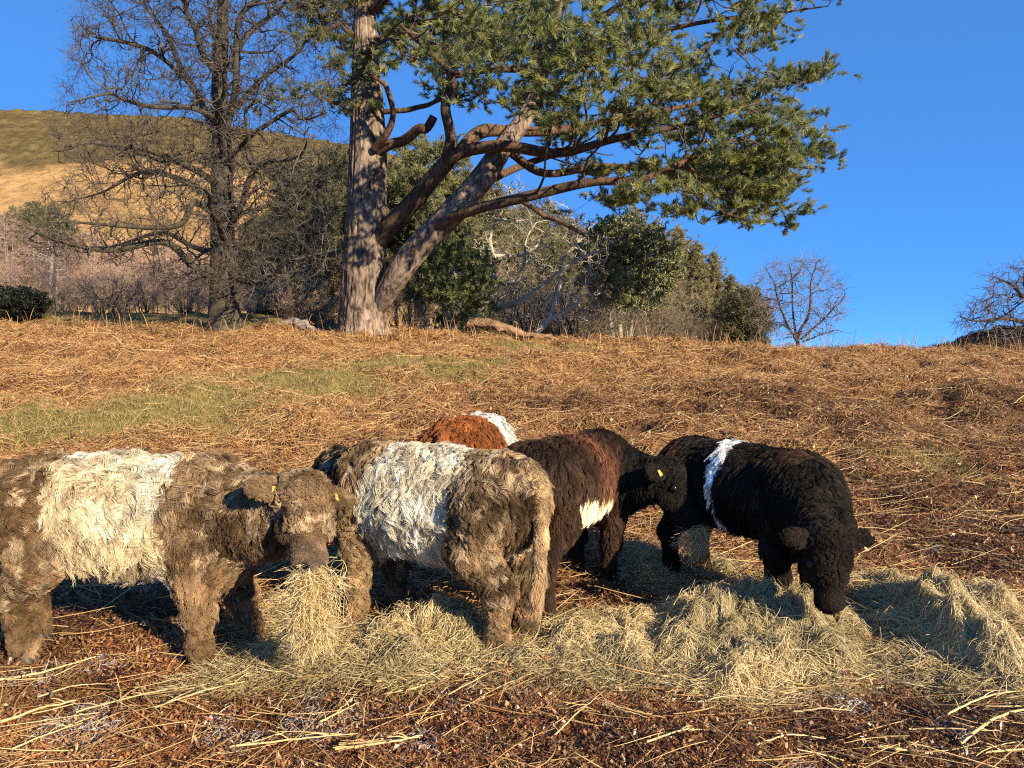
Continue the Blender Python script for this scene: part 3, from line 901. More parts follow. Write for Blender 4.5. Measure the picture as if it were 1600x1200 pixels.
def outlined(name, label, category, base_uv, Y, limbs, radii, poly, depth, seed, n=(60, 500, 2200), bark=None, twig=(0.1, 0.07, 0.05),
             tw_r=0.008, leaf=None, leafcols=None, gap=0.0, gs=0.7, leafmat=None, droop=0.2, wob=0.5):
    """a tree whose own outline matters: limbs and crown given where they stand"""
    rng = np.random.default_rng(seed)
    x = float(at(base_uv[0], 550, Y)[0])
    base = np.array([x, Y, float(terrain(x, Y)) - 0.1])
    root = empty(name, base)
    tag(root, label, category)
    T = Tree(seed)
    for i, (pts, r) in enumerate(zip(limbs, radii)):
        p = px_limb(pts, Y)
        if i == 0: p = np.vstack([base[None], p])
        r = np.array(r, float) * Y / F_PX
        T.limb(p, r, 24, 0.08)
    T.grow(crown_points(poly, n[0], Y, depth, rng, seed), 8, 0.05, tw_r * 1.5, 8, wob, droop, level=1, sub=2)
    t2 = pads(poly, n[1], Y, depth, rng, seed + 1, max(20, n[1] // 14), 0.03 * Y, 0.0075 * Y) if leaf and leaf[0] == 'needle' else crown_points(poly, n[1], Y, depth, rng, seed + 1, gap, gs)
    P2, _ = T.grow(t2, 7, tw_r * 2, tw_r, 3.0, wob, droop, level=2, sub=2)
    ends = P2[:, -2:]
    if n[2]:
        t3 = P2[rng.integers(0, len(P2), n[2]), rng.integers(2, 7, n[2])] + rng.normal(0, 0.24, (n[2], 3)) + np.array([0, 0, 0.05])
        P3, _ = T.grow(t3, 5, tw_r * 1.2, tw_r * 0.6, 1.2, 0.4, droop, level=3, sub=1, back=0.25)
        ends = np.concatenate([ends, P3[:, -2:]])
    me = T.mesh(name + '_trunk', 1, 12, 5)
    V = np.empty(len(me.vertices) * 3, np.float32); me.vertices.foreach_get('co', V)
    me.vertices.foreach_set('co', (V.reshape(-1, 3) - base).astype(np.float32).ravel())
    link('trunk', me, root, bark or M_GREYBARK)
    o = link('twigs' if leaf else 'crown', T.strands(name + '_twigs', 2, twig, 0.25), root, M_TWIG)
    o.location = -Vector(base); o['kind'] = 'stuff'
    if leaf:
        kind, cnt, ln, rad, spr = leaf
        Pn, Rn, c = tufts(ends, rad, cnt, ln, spr, leafcols, rng, ln * 1.3, 0.1)
        if kind == 'leaf': Rn = np.array([rad * 0.5, rad, rad * 0.2])
        cr = link('crown', curves_data(name + '_leaves', Pn, Rn, c), root, leafmat or M_NEEDLE)
        cr.location = -Vector(base); cr['kind'] = 'stuff'
    return root


DARKPINE = [(0.13, 0.13, 0.036), (0.17, 0.15, 0.042), (0.09, 0.095, 0.03), (0.20, 0.17, 0.052)]
OLIVEPINE = [(0.20, 0.195, 0.055), (0.15, 0.15, 0.045), (0.25, 0.23, 0.07)]
SPRUCE = [(0.27, 0.23, 0.085), (0.33, 0.265, 0.11), (0.19, 0.175, 0.07)]
HOLLY = [(0.15, 0.17, 0.042), (0.20, 0.20, 0.055), (0.10, 0.12, 0.036), (0.25, 0.235, 0.075)]

outlined('pine_tree', 'dark layered pine between the bare tree and the huge trunk', 'tree', (505, 505), 42,
         [[(505, 430, 0), (500, 340, 0), (505, 250, 0), (510, 225, 0)], [(503, 400, 0), (460, 380, -1), (415, 375, -2)], [(503, 420, 0), (545, 400, -1), (575, 410, -2)], [(503, 340, 0), (455, 320, 1), (420, 300, 2)],
          [(504, 450, 0), (460, 455, -1.5), (420, 470, -2.5)]],
         [[9, 7, 5.5, 3, 1], [4, 3, 1], [4, 3, 1], [3.5, 2.5, 1], [4, 3, 1]],
         [(425, 270), (478, 225), (545, 228), (575, 300), (575, 430), (550, 495), (470, 505), (405, 490), (385, 420), (410, 350)], 4.0, 301, n=(90, 900, 1900),
         twig=(0.07, 0.05, 0.035), leaf=('needle', 20, 0.22, 0.013, 0.6), leafcols=DARKPINE, gap=0.47, gs=0.65)
outlined('pine_tree', 'olive green pine showing between the huge trunk and its leaning stem', 'tree', (655, 515), 41,
         [[(655, 450, 0), (650, 350, 0), (655, 260, 0), (660, 222, 0)], [(652, 400, 0), (610, 370, -1), (590, 360, -1.5)], [(652, 380, 0), (700, 350, 1), (735, 330, 1)], [(652, 300, 0), (690, 270, -1), (720, 260, -1)]],
         [[9, 7, 5.5, 3, 1], [4, 3, 1], [4, 3, 1], [3, 2, 1]],
         [(585, 250), (640, 212), (700, 225), (748, 285), (750, 370), (700, 440), (620, 470), (585, 420)], 3.0, 302, n=(90, 900, 1800),
         twig=(0.08, 0.06, 0.04), leaf=('needle', 20, 0.22, 0.013, 0.6), leafcols=OLIVEPINE, gap=0.40, gs=0.7)
outlined('pine_tree', 'small bushy green pine with pale stems right of the huge trunk', 'tree', (702, 525), 26.5,
         [[(702, 500, 0), (703, 460, 0), (712, 420, 0), (715, 390, 0)], [(700, 500, 0), (680, 465, -0.5), (655, 450, -0.8)], [(703, 480, 0), (735, 450, 0.5), (765, 430, 0.6)], [(690, 524, 0.3), (665, 505, 0.2), (652, 475, 0)]],
         [[8, 6.5, 5, 3.5, 1.5], [4.5, 3.5, 1.5], [3.5, 2.5, 1], [4, 3.5, 2.5]],
         [(618, 455), (655, 410), (700, 382), (745, 392), (778, 425), (784, 470), (745, 500), (770, 522), (720, 522), (660, 490), (625, 480)], 1.6, 303, n=(50, 520, 1100),
         bark=M_PALEBARK, leaf=('needle', 22, 0.12, 0.0075, 0.55), leafcols=[(0.15, 0.18, 0.04), (0.11, 0.14, 0.035), (0.19, 0.205, 0.05)], gap=0.38, gs=1.4)
outlined('bare_tree', 'pale lichen-covered bare tree with low twisting limbs behind the fallen log', 'tree', (745, 520), 29,
         [[(748, 490, 0), (765, 455, 0), (772, 410, 0), (764, 370, 0), (780, 330, 0), (800, 285, 0)],
          [(750, 485, 0), (800, 474, -0.6), (850, 446, -1.0), (888, 418, -1.2), (915, 398, -1.4), (950, 385, -1.6)],
          [(830, 527, -1.2), (858, 495, -1.2), (872, 455, -1.0), (880, 415, -0.8), (905, 375, -0.6)],
          [(858, 500, -1.2), (895, 478, -1.4), (925, 458, -1.6)],
          [(770, 400, 0), (815, 397, 0.4), (845, 380, 0.8), (870, 340, 1)],
          [(772, 440, 0), (810, 440, -0.4), (820, 400, -0.5), (835, 350, -0.6)]],
         [[6, 5, 4.5, 3.5, 3, 2, 1], [4.5, 4.5, 4, 3, 2, 1], [5, 4.5, 3.5, 2.5, 1], [4, 3, 1], [3, 2.5, 2, 1], [3, 2.5, 2, 1]],
         [(720, 400), (740, 310), (800, 280), (880, 310), (940, 350), (955, 420), (925, 500), (850, 525), (790, 500), (750, 470)], 2.2, 304, n=(60, 420, 1500),
         bark=M_PALEBARK, twig=(0.52, 0.45, 0.33), tw_r=0.009, wob=0.7)
outlined('holly_tree', 'rounded dark green evergreen tree with pale stems on the crest', 'tree', (970, 530), 31,
         [[(968, 500, 0), (965, 450, 0), (970, 400, 0), (975, 350, 0)], [(985, 528, 0.3), (990, 480, 0.3), (1010, 430, 0.3)], [(958, 529, -0.2), (950, 480, -0.3), (930, 430, -0.5)]],
         [[4.5, 4, 3, 2.5, 1], [3.5, 3, 1], [3.5, 3, 1]],
         [(902, 440), (896, 390), (925, 350), (985, 333), (1040, 362), (1068, 405), (1052, 455), (1005, 490), (955, 478), (925, 462)], 2.0, 305, n=(70, 700, 1800),
         bark=M_PALEBARK, leaf=('leaf', 9, 0.13, 0.020, 0.75), leafcols=HOLLY, leafmat=M_LEAF, gap=0.36, gs=1.2)
outlined('hawthorn_tree', 'leafless rounded hawthorn alone against the sky on the crest', 'tree', (1247, 545), 29,
         [[(1250, 520, 0), (1262, 490, 0), (1270, 450, 0), (1275, 415, 0)], [(1248, 538, 0), (1228, 500, -0.3), (1212, 460, -0.5), (1200, 425, -0.6)], [(1252, 530, 0), (1280, 505, 0.4), (1305, 480, 0.6), (1318, 460, 0.6)],
          [(1246, 540, 0), (1240, 490, 0.5), (1238, 440, 0.8), (1235, 410, 0.9)], [(1254, 534, 0), (1285, 522, -0.4), (1312, 515, -0.6)]],
         [[2.8, 2.4, 1.8, 1.3, 0.6], [2.2, 1.7, 1.2, 0.5], [2, 1.5, 1, 0.5], [2, 1.5, 1.1, 0.5], [1.6, 1, 0.5]],
         [(1172, 470), (1180, 425), (1222, 405), (1280, 405), (1315, 440), (1322, 490), (1300, 525), (1230, 530), (1190, 515)], 1.8, 306, n=(90, 700, 3600),
         twig=(0.20, 0.16, 0.125), tw_r=0.0075, wob=0.8)
outlined('hawthorn_tree', 'leafless windswept hawthorn on the dark mound, cut by the photo edge', 'tree', (1640, 540), 25.5,
         [[(1630, 500, 0), (1610, 470, 0), (1600, 440, 0), (1610, 410, 0)], [(1625, 510, 0), (1580, 500, -0.4), (1540, 500, -0.6), (1500, 495, -0.8)], [(1612, 475, 0), (1580, 445, 0.4), (1555, 432, 0.5)],
          [(1625, 490, 0), (1665, 450, 0), (1700, 420, 0)]],
         [[7, 6, 5, 4, 1.5], [4, 3, 2, 0.8], [3, 2, 0.8], [4, 3, 1]],
         [(1488, 497), (1530, 465), (1548, 428), (1595, 405), (1680, 380), (1760, 430), (1740, 500), (1660, 530), (1560, 528), (1510, 520)], 2.4, 307, n=(90, 900, 4200),
         twig=(0.13, 0.10, 0.08), tw_r=0.008, wob=0.8)

# dark conifers on the right of the wood
sp = make_plant('spruce_tree', 'dark spruce of the group at the right end of the wood', 'tree', 10.0, 4.6, 310, 1, 0.02, bark_r=0.14, twig=(0.075, 0.058, 0.04),
                n=(150, 1500, 1800), leaf=('needle', 20, 0.17, 0.011, 0.7), leafcols=SPRUCE, shape='cone', tw_r=0.012, group='dark spruces at the right end of the wood')
for i, (u, v, Y) in enumerate([(990, 322, 52), (1022, 345, 46), (1058, 352, 50), (1086, 376, 44), (1112, 392, 47), (1140, 428, 41), (1165, 465, 38), (1040, 372, 40)]):
    o = sp if i == 0 else copy_tree(sp)
    hh = height_to(u, v, Y) / 10.0
    put(o, u, Y, i * 1.7, (hh * (1.0 + 0.12 * (i % 3)), hh * 1.05, hh))

# scrub in front of the conifers
sc = make_plant('bare_shrub', 'grey-brown leafless shrub below the evergreens on the crest', 'shrub', 2.6, 2.6, 320, 9, 0.42, bark_r=0.025, twig=(0.24, 0.18, 0.11),
                n=(60, 600, 3000), tw_r=0.009, low=0.05, group='leafless shrubs along the crest')
for i, (u, v, Y) in enumerate([(935, 458, 30), (985, 478, 29.5), (1030, 470, 31), (1072, 485, 30), (1105, 498, 31.5), (905, 440, 34), (870, 430, 36), (1060, 440, 34),
                               (830, 420, 38), (795, 440, 35), (930, 420, 40), (1000, 430, 38)]):
    o = sc if i == 0 else copy_tree(sc)
    hh = height_to(u, v, Y) / 2.6
    put(o, u, Y, i * 2.1, (hh * (0.8 + 0.15 * (i % 3)), hh * 0.9, hh))
gs_ = make_plant('gorse_bush', 'dark spiny evergreen bush at the left edge below the birches', 'shrub', 1.5, 2.4, 330, 7, 0.4, bark_r=0.03, n=(60, 420, 600),
                 leaf=('needle', 16, 0.14, 0.012, 0.6), leafcols=[(0.02, 0.024, 0.012), (0.03, 0.032, 0.014)], low=0.02, tw_r=0.008)
put(gs_, 18, 25.5, 0.4, (1, 1, height_to(18, 446, 25.5) / 1.5))
ev = make_plant('evergreen_bush', 'dark brownish evergreen bush at the end of the spruces', 'shrub', 3.4, 2.6, 331, 3, 0.2, bark_r=0.05, twig=(0.08, 0.06, 0.04), n=(60, 700, 2400),
                leaf=('needle', 7, 0.13, 0.009, 0.7), leafcols=SPRUCE, low=0.03, tw_r=0.008)
put(ev, 1160, 32, 0.4, (1, 1, height_to(1160, 445, 32) / 3.4))

# birches and thin woodland on the left
bi = make_plant('birch_tree', 'slender purplish brown birch in the thicket on the left', 'tree', 7.5, 3.4, 340, 3, 0.18, bark=M_BIRCHGREY, bark_r=0.045, twig=(0.40, 0.245, 0.18),
                n=(50, 700, 4600), shape='birch', tw_r=0.014, low=0.22, group='birches in the thicket on the left')
spots = [(18, 330, 44), (-30, 340, 42), (60, 352, 47), (112, 362, 45), (150, 350, 52), (200, 372, 46), (238, 360, 54), (275, 380, 48), (315, 372, 52), (392, 385, 50), (430, 395, 48),
         (85, 380, 40), (180, 400, 41), (250, 405, 42), (300, 410, 40), (20, 395, 38), (-70, 330, 46), (390, 425, 42), (450, 430, 40), (40, 372, 56), (95, 340, 58), (135, 390, 57), (165, 372, 60), (222, 390, 58), (262, 352, 60), (298, 396, 58), (332, 400, 56), (365, 372, 60), (410, 410, 56), (-10, 365, 56)]
for i, (u, v, Y) in enumerate(spots):
    o = bi if i == 0 else copy_tree(bi)
    hh = height_to(u, v, Y) / 7.5
    put(o, u, Y, i * 1.3, (hh * (1.05 + 0.2 * (i % 3)), hh * 1.1, hh))
wb = make_plant('birch_tree', 'white-stemmed birch forking low, brightest stem in the left thicket', 'tree', 6.0, 4.2, 345, 2, 0.25, bark=M_BIRCHBARK, bark_r=0.10, twig=(0.23, 0.16, 0.12),
                n=(40, 300, 1200), shape='birch', tw_r=0.010, low=0.35)
put(wb, 82, 46, 1.2, (1.25, 1.25, height_to(82, 370, 46) / 6.0))
th = make_plant('thicket_shrub', 'low brown leafless thicket shrub at the foot of the birches', 'shrub', 2.2, 3.4, 350, 12, 0.42, bark_r=0.02, twig=(0.40, 0.265, 0.16),
                n=(60, 700, 3600), tw_r=0.012, low=0.03, group='thicket shrubs at the foot of the wood')
for i in range(30):
    u = -40 + (i * 38 + (i % 3) * 9 if i < 24 else (i - 23) * 66)
    Y = 34 + (i * 7 % 5) * 2.4
    v = 405 + (i * 13 % 7) * 9
    o = th if i == 0 else copy_tree(th)
    hh = height_to(u, v, Y) / 2.2
    put(o, u, Y, i * 2.3, (1.1, 1.0, max(0.5, hh)))
# woodland rising behind
wd = make_plant('woodland_tree', 'olive brown woodland tree on the slope behind the pines', 'tree', 10, 6.0, 360, 2, 0.12, bark_r=0.13, twig=(0.22, 0.175, 0.09), n=(90, 900, 4200),
                shape='round', tw_r=0.017, low=0.12, group='woodland trees behind the pines')
we = make_plant('woodland_tree', 'dull green woodland pine on the slope behind', 'tree', 10, 5.4, 361, 1, 0.1, bark_r=0.14, twig=(0.08, 0.06, 0.04), n=(90, 1000, 900),
                leaf=('needle', 14, 0.26, 0.018, 0.65), leafcols=[(0.17, 0.15, 0.05), (0.13, 0.12, 0.042), (0.21, 0.175, 0.065)], shape='round', tw_r=0.014, low=0.2, group='woodland pines behind')
ws = [(640, 250, 50, 1), (690, 240, 56, 0), (735, 262, 54, 1), (772, 285, 58, 0), (810, 300, 52, 0), (842, 312, 60, 1), (880, 332, 54, 0), (915, 352, 58, 1), (945, 368, 52, 0), (600, 262, 56, 0),
      (560, 300, 50, 1), (480, 262, 52, 1), (445, 300, 48, 0), (520, 250, 58, 1), (720, 330, 46, 0), (790, 355, 44, 0), (860, 370, 46, 1), (560, 340, 44, 0), (620, 330, 45, 1), (410, 330, 50, 1),
      (70, 312, 52, 1), (40, 322, 49, 1), (670, 300, 47, 0), (750, 310, 48, 1), (480, 350, 44, 0)]
first = {0: wd, 1: we}; used_ = set()
for i, (u, v, Y, kd_) in enumerate(ws):
    o = first[kd_] if kd_ not in used_ else copy_tree(first[kd_])
    used_.add(kd_)
    hh = height_to(u, v, Y) / 10
    put(o, u, Y, i * 1.9, (hh * (0.85 + 0.15 * (i % 3)), hh * 0.9, hh))
# straw coloured sapling shrub in front of the bare tree
sa = make_plant('sapling', 'thin straw-coloured shrub of upright stems in the shade left of the bare tree', 'shrub', 1.7, 1.6, 370, 14, 0.5, bark_r=0.012, twig=(0.30, 0.20, 0.11), n=(20, 60, 160), tw_r=0.006, low=0.2)
put(sa, 188, 24.6, 0.3, (1, 1, height_to(188, 430, 24.6) / 1.7))


M_LOG = bark_mat('log_bark', (0.09, 0.055, 0.03), (0.34, 0.21, 0.115), 4.0, 1.0, 0.6, 0.02)


def log_mesh(pts, r, seed, S=20):
    p = resample(pts, 40)
    rr = np.interp(np.linspace(0, 1, 40), np.linspace(0, 1, len(r)), r)
    V, Q = tubes(p[None], rr[None], S)
    V = V + (noise3(V, 6, seed)[:, None] - 0.5) * 0.10 + (noise3(V, 18, seed)[:, None] - 0.5) * 0.03
    n = len(V)
    return V, Q, n, S


def build_log(name, label, pts, r, mat, seed):
    V, Q, n, S = log_mesh(pts, r, seed)
    c = V.mean(0)
    root = empty(name, c); tag(root, label, 'log')
    link('trunk', fast_mesh(name, V - c, Q), root, mat)
    for e, rad in ((0, V[:S]), (-1, V[-S:])):
        m = rad.mean(0)
        Vc = np.vstack([rad, m[None] + (rad.mean(0) - c) * 0.004]) - c
        F3 = np.array([[i, (i + 1) % S, S] if e else [(i + 1) % S, i, S] for i in range(S)])
        link('cut_end', fast_mesh('cut_end', Vc, F3), root, M_PALEBARK)


def on_ground(u, Y, dz=0.0):
    x = float(at(u, 550, Y)[0])
    return np.array([x, Y, float(terrain(x, Y)) + dz])


build_log('fallen_log', 'pale brown fallen log lying on the crest right of the pine', [on_ground(732, 23.6, 0.46), on_ground(770, 23.5, 0.40), on_ground(820, 23.6, 0.30), on_ground(862, 23.8, 0.20)], [0.17, 0.15, 0.11, 0.07], M_LOG, 5)
build_log('fallen_log', 'grey weathered log lying left of the huge pine trunk', [on_ground(432, 25.4, 0.10), on_ground(462, 25.2, 0.22), on_ground(495, 25.0, 0.24), on_ground(518, 24.8, 0.12)], [0.08, 0.14, 0.13, 0.07], M_BIRCHGREY, 6)
br = make_plant('brush_heap', 'dark heap of dead branches behind the grey log', 'brush heap', 1.0, 2.6, 380, 16, 0.5, bark_r=0.02, twig=(0.075, 0.042, 0.028), n=(40, 300, 1400), tw_r=0.011, low=-0.1)
put(br, 487, 26.4, 0.0)


by_group = {}
for o in list(COL.objects):
    if o.parent is None and o.get('group'):
        by_group.setdefault(o['group'], []).append(o)
number_labels(by_group['dark spruces at the right end of the wood'], 'dark spruce at the right end of the wood, %s from the left')
number_labels(by_group['leafless shrubs along the crest'], 'grey-brown leafless shrub below the evergreens, %s from the left')
number_labels(by_group['birches in the thicket on the left'], 'slender purplish brown birch in the left thicket, %s from the left')
number_labels(by_group['thicket shrubs at the foot of the wood'], 'low brown leafless shrub at the foot of the wood, %s from the left')
number_labels(by_group['woodland trees behind the pines'], 'olive brown leafless woodland tree behind the pines, %s from the left')
number_labels(by_group['woodland pines behind'], 'dull green woodland pine on the far slope, %s from the left')


#@@COWS
# ------------------------------------------------------------------ cattle: one continuous skin from blended volumes, coat of combed locks
def sd_ell(p, c, r, A=None):
    q = p - np.asarray(c)
    if A is not None:
        q = q @ np.asarray(A).T
    k0 = np.linalg.norm(q / r, axis=-1)
    k1 = np.linalg.norm(q / (np.asarray(r) ** 2), axis=-1)
    return k0 * (k0 - 1) / np.maximum(k1, 1e-6)


def sd_cap(p, a, b, ra, rb):
    a, b = np.asarray(a, float), np.asarray(b, float)
    ba = b - a
    t = np.clip(((p - a) @ ba) / max(ba @ ba, 1e-9), 0, 1)
    return np.linalg.norm(p - a - t[..., None] * ba, axis=-1) - (ra + (rb - ra) * t)


def smin(a, b, k):
    h = np.clip(0.5 + 0.5 * (b - a) / k, 0, 1)
    return b + (a - b) * h - k * h * (1 - h)


def surface_nets(F, org, h):
    nx, ny, nz = F.shape
    ins = F < 0
    acc = np.zeros((nx - 1, ny - 1, nz - 1, 3)); cnt = np.zeros((nx - 1, ny - 1, nz - 1))
    corners = [(i, j, k) for i in (0, 1) for j in (0, 1) for k in (0, 1)]
    sl = lambda c: F[c[0]:nx - 1 + c[0], c[1]:ny - 1 + c[1], c[2]:nz - 1 + c[2]]
    for c in corners:
        for ax in range(3):
            if c[ax] == 0:
                d = list(c); d[ax] = 1
                A, B = sl(c), sl(d)
                x = (A < 0) != (B < 0)
                t = np.where(x, A / np.where(x, A - B, 1), 0)
                for m in range(3):
                    acc[..., m] += np.where(x, c[m] + (t if m == ax else 0), 0)
                cnt += x
    act = cnt > 0
    idx = -np.ones(act.shape, int); idx[act] = np.arange(act.sum())
    cell = np.argwhere(act)
    V = org + h * (cell + acc[act] / cnt[act][:, None])
    Q = []
    for ax in range(3):
        o1, o2 = (ax + 1) % 3, (ax + 2) % 3
        s0 = [slice(None)] * 3; s0[ax] = slice(0, -1)
        s1 = [slice(None)] * 3; s1[ax] = slice(1, None)
        A, B = ins[tuple(s0)], ins[tuple(s1)]
        e = np.argwhere(A != B)
        e = e[(e[:, o1] > 0) & (e[:, o2] > 0) & (e[:, o1] < F.shape[o1] - 1) & (e[:, o2] < F.shape[o2] - 1)]
        flip = ~A[tuple(e.T)]
        quad = []
        for (d1, d2) in ((-1, -1), (0, -1), (0, 0), (-1, 0)):
            c = e.copy(); c[:, o1] += d1; c[:, o2] += d2
            quad.append(idx[tuple(c.T)])
        q = np.stack(quad, 1)
        q[flip] = q[flip][:, ::-1]
        Q.append(q)
    return V, np.vstack(Q)


def vert_normals(V, Q):
    n = np.cross(V[Q[:, 2]] - V[Q[:, 0]], V[Q[:, 3]] - V[Q[:, 1]])
    N = np.zeros_like(V)
    for k in range(4):
        np.add.at(N, Q[:, k], n)
    return unit(N)


TORSO, UPLEG, LOWLEG, NECK, CROWN, FACE, EAR, TAIL = range(8)


def build_cow(label, C, yaw, s, poll, muzzle, up, color, fur, seed, tail=None, feet=None, ears=(0.25, 0.25), tags=(), dens=2300,
              per=14, flen=1.0, head_s=1.0, gloss=False, tailfur=1.0, wave=1.0):
    rng = np.random.default_rng(seed)
    z0 = float(terrain_base(C[0], C[1])) + 0.01
    root = empty('cow', (C[0], C[1], z0), yaw)
    tag(root, label, 'cow', 'shaggy belted cattle feeding on hay')
    cs, sn = math.cos(yaw), math.sin(yaw)

    def to_local(w):
        d = np.asarray(w, float) - np.array([C[0], C[1], z0])
        return np.array([cs * d[0] + sn * d[1], -sn * d[0] + cs * d[1], d[2]]) / s

    def dir_local(d):
        return np.array([cs * d[0] + sn * d[1], -sn * d[0] + cs * d[1], d[2]])
    pl, mz = to_local(poll), to_local(muzzle)
    a = unit(mz - pl)
    u = dir_local(np.asarray(up, float)); u = unit(u - a * (u @ a))
    l = np.cross(u, a)
    hs_ = head_s / s
    Hm = np.stack([a, l, u])                                   # rows: head axes
    hp = lambda x, y, z: pl + (a * x + l * y + u * z) * hs_
    prims = []                                                 # (group, region, fn)
    E = lambda g, r, c, rad, A=None: prims.append((g, r, lambda p: sd_ell(p, c, np.asarray(rad, float), A)))
    Cc = lambda g, r, p0, p1, r0, r1: prims.append((g, r, lambda p: sd_cap(p, p0, p1, r0, r1)))
    E('t', TORSO, (0, 0, 0.715), (0.62, 0.262, 0.262)); E('t', TORSO, (-0.46, 0, 0.79), (0.22, 0.24, 0.205))
    E('t', TORSO, (-0.1, 0, 0.84), (0.45, 0.17, 0.145)); E('t', TORSO, (0.38, 0, 0.785), (0.25, 0.20, 0.20)); E('t', TORSO, (0.42, 0, 0.63), (0.23, 0.22, 0.24))
    feet = feet or {}
    for sd in (1, -1):
        fx, fy = feet.get(('f', sd), (0, 0))
        J = [(0.40, sd * 0.15, 0.64), (0.385 + fx * 0.35, sd * 0.155 + fy * 0.3, 0.43), (0.40 + fx * 0.7, sd * 0.15 + fy * 0.7, 0.26), (0.39 + fx, sd * 0.15 + fy, 0.10), (0.405 + fx, sd * 0.15 + fy, 0.05)]
        r = [0.120, 0.076, 0.056, 0.041, 0.047]
        for i in range(4): Cc('l', UPLEG if i < 2 else LOWLEG, J[i], J[i + 1], r[i], r[i + 1])
        fx, fy = feet.get(('h', sd), (0, 0))
        J = [(-0.46, sd * 0.135, 0.74), (-0.39 + fx * 0.3, sd * 0.155 + fy * 0.3, 0.53), (-0.55 + fx * 0.75, sd * 0.15 + fy * 0.7, 0.34), (-0.53 + fx, sd * 0.145 + fy, 0.11), (-0.515 + fx, sd * 0.145 + fy, 0.05)]
        r = [0.168, 0.115, 0.060, 0.043, 0.048]
        for i in range(4): Cc('l', UPLEG if i < 2 else LOWLEG, J[i], J[i + 1], r[i], r[i + 1])
    nb = np.array([0.46, 0, 0.755])
    hb = hp(0.02, 0, -0.03)
    mid = (nb + hb) / 2 + np.array([0.04, 0, -0.05])
    Cc('n', NECK, nb, mid, 0.205, 0.150); Cc('n', NECK, mid, hb, 0.150, 0.100 * head_s / s)
    Cc('n', NECK, (0.50, 0, 0.62), hp(0.04, 0, -0.11), 0.17, 0.085)
    k = hs_
    E('h', CROWN, hp(0.05, 0, 0), np.array([0.125, 0.112, 0.108]) * k, Hm)
    Cc('h', CROWN, hp(0.06, 0, 0.015), hp(0.20, 0, 0.005), 0.105 * k, 0.082 * k)
    Cc('h', FACE, hp(0.20, 0, 0.0), hp(0.33, 0, -0.015), 0.082 * k, 0.066 * k)
    E('h', FACE, hp(0.355, 0, -0.012), np.array([0.058, 0.080, 0.064]) * k, Hm)
    Cc('h', FACE, hp(0.07, 0, -0.085), hp(0.30, 0, -0.062), 0.072 * k, 0.045 * k)
    for sd in (1, -1):
        E('h', FACE, hp(0.135, sd * 0.088, 0.045), np.array([0.05, 0.028, 0.03]) * k, Hm)      # brow
        E('h', FACE, hp(0.17, sd * 0.075, -0.05), np.array([0.075, 0.04, 0.06]) * k, Hm)       # cheek
    earw = []
    for sd, dr in ((1, ears[0]), (-1, ears[1])):
        out_ = unit(l * sd * math.cos(dr) - u * math.sin(dr) - a * 0.10 + a * 0.25 * math.sin(dr))
        wide = unit(a - out_ * (a @ out_)); thin = np.cross(out_, wide)
        A = np.stack([out_, wide, thin])
        c = hp(0.015, sd * 0.105, 0.02) + out_ * 0.072 * k
        E('e', EAR, c, np.array([0.095, 0.060, 0.022]) * k, A)
        if thin @ u < 0: thin = -thin
        earw.append((c, out_, wide, thin))
    tl = tail or [(-0.64, 0, 0.93), (-0.72, 0, 0.86), (-0.735, 0, 0.62), (-0.72, 0, 0.36)]
    for i in range(len(tl) - 1):
        Cc('x', TAIL, tl[i], tl[i + 1], 0.040 - 0.007 * i, 0.034 - 0.007 * i)
    allp = np.array([[-0.95, -0.45, 0.0], [0.75, 0.45, 1.1], pl, mz] + [e[0] + e[1] * 0.12 * k for e in earw] + [np.array(t) for t in tl])
    lo, hi = allp.min(0) - 0.12, allp.max(0) + 0.12
    lo[2] = 0.0
    h = 0.0185
    g = [np.arange(lo[i], hi[i] + h, h) for i in range(3)]
    Gp = np.stack(np.meshgrid(*g, indexing='ij'), -1)
    D = {}
    for gname, reg, fn in prims:
        d = fn(Gp)
        kk = {'t': 0.10, 'l': 0.05, 'n': 0.09, 'h': 0.035, 'e': 0.01, 'x': 0.02}[gname]
        D[gname] = d if gname not in D else (smin(D[gname], d, kk) if gname != 'e' else np.minimum(D[gname], d))
    F = smin(D['t'], D['l'], 0.06)
    F = smin(F, D['n'], 0.10); F = smin(F, D['h'], 0.045); F = smin(F, D['e'], 0.022); F = smin(F, D['x'], 0.03)
    for sd in (1, -1):                                            # nostrils, eye sockets, mouth line
        F = np.maximum(F, -sd_cap(Gp, hp(0.30, sd * 0.05, -0.055), hp(0.42, sd * 0.02, -0.050), 0.009 * k, 0.012 * k))
        F = np.maximum(F, -sd_ell(Gp, hp(0.405, sd * 0.042, 0.008), np.array([0.026, 0.018, 0.022]) * k, Hm))
        F = np.maximum(F, -sd_ell(Gp, hp(0.150, sd * 0.118, 0.018), np.array([0.022, 0.020, 0.016]) * k, Hm))
        F = np.maximum(F, -sd_ell(Gp, earw[0 if sd == 1 else 1][0] + earw[0 if sd == 1 else 1][3] * 0.03 * k, np.array([0.075, 0.04, 0.022]) * k, np.stack(earw[0 if sd == 1 else 1][1:4])))
    V, Q = surface_nets(F, lo, h)
    keep = V[:, 2] > 0.02
    NV = vert_normals(V, Q)

    def regions(p):
        best, reg = np.full(len(p), 9.0), np.zeros(len(p), int)
        for gname, rg, fn in prims:
            d = fn(p)
            m = d < best
            best[m], reg[m] = d[m], rg
        return reg
    rv = regions(V)
    headx = lambda p: ((p - pl) @ Hm.T) / k
    info = dict(headx=headx, k=k)
    vc = color(V, rv, rng, headx(V)) * 0.9
    body = link('body', fast_mesh('cow_body', V * s, Q, vc), root, M_SKIN)
    # ---- coat
    tri = np.vstack([Q[:, [0, 1, 2]], Q[:, [0, 2, 3]]])
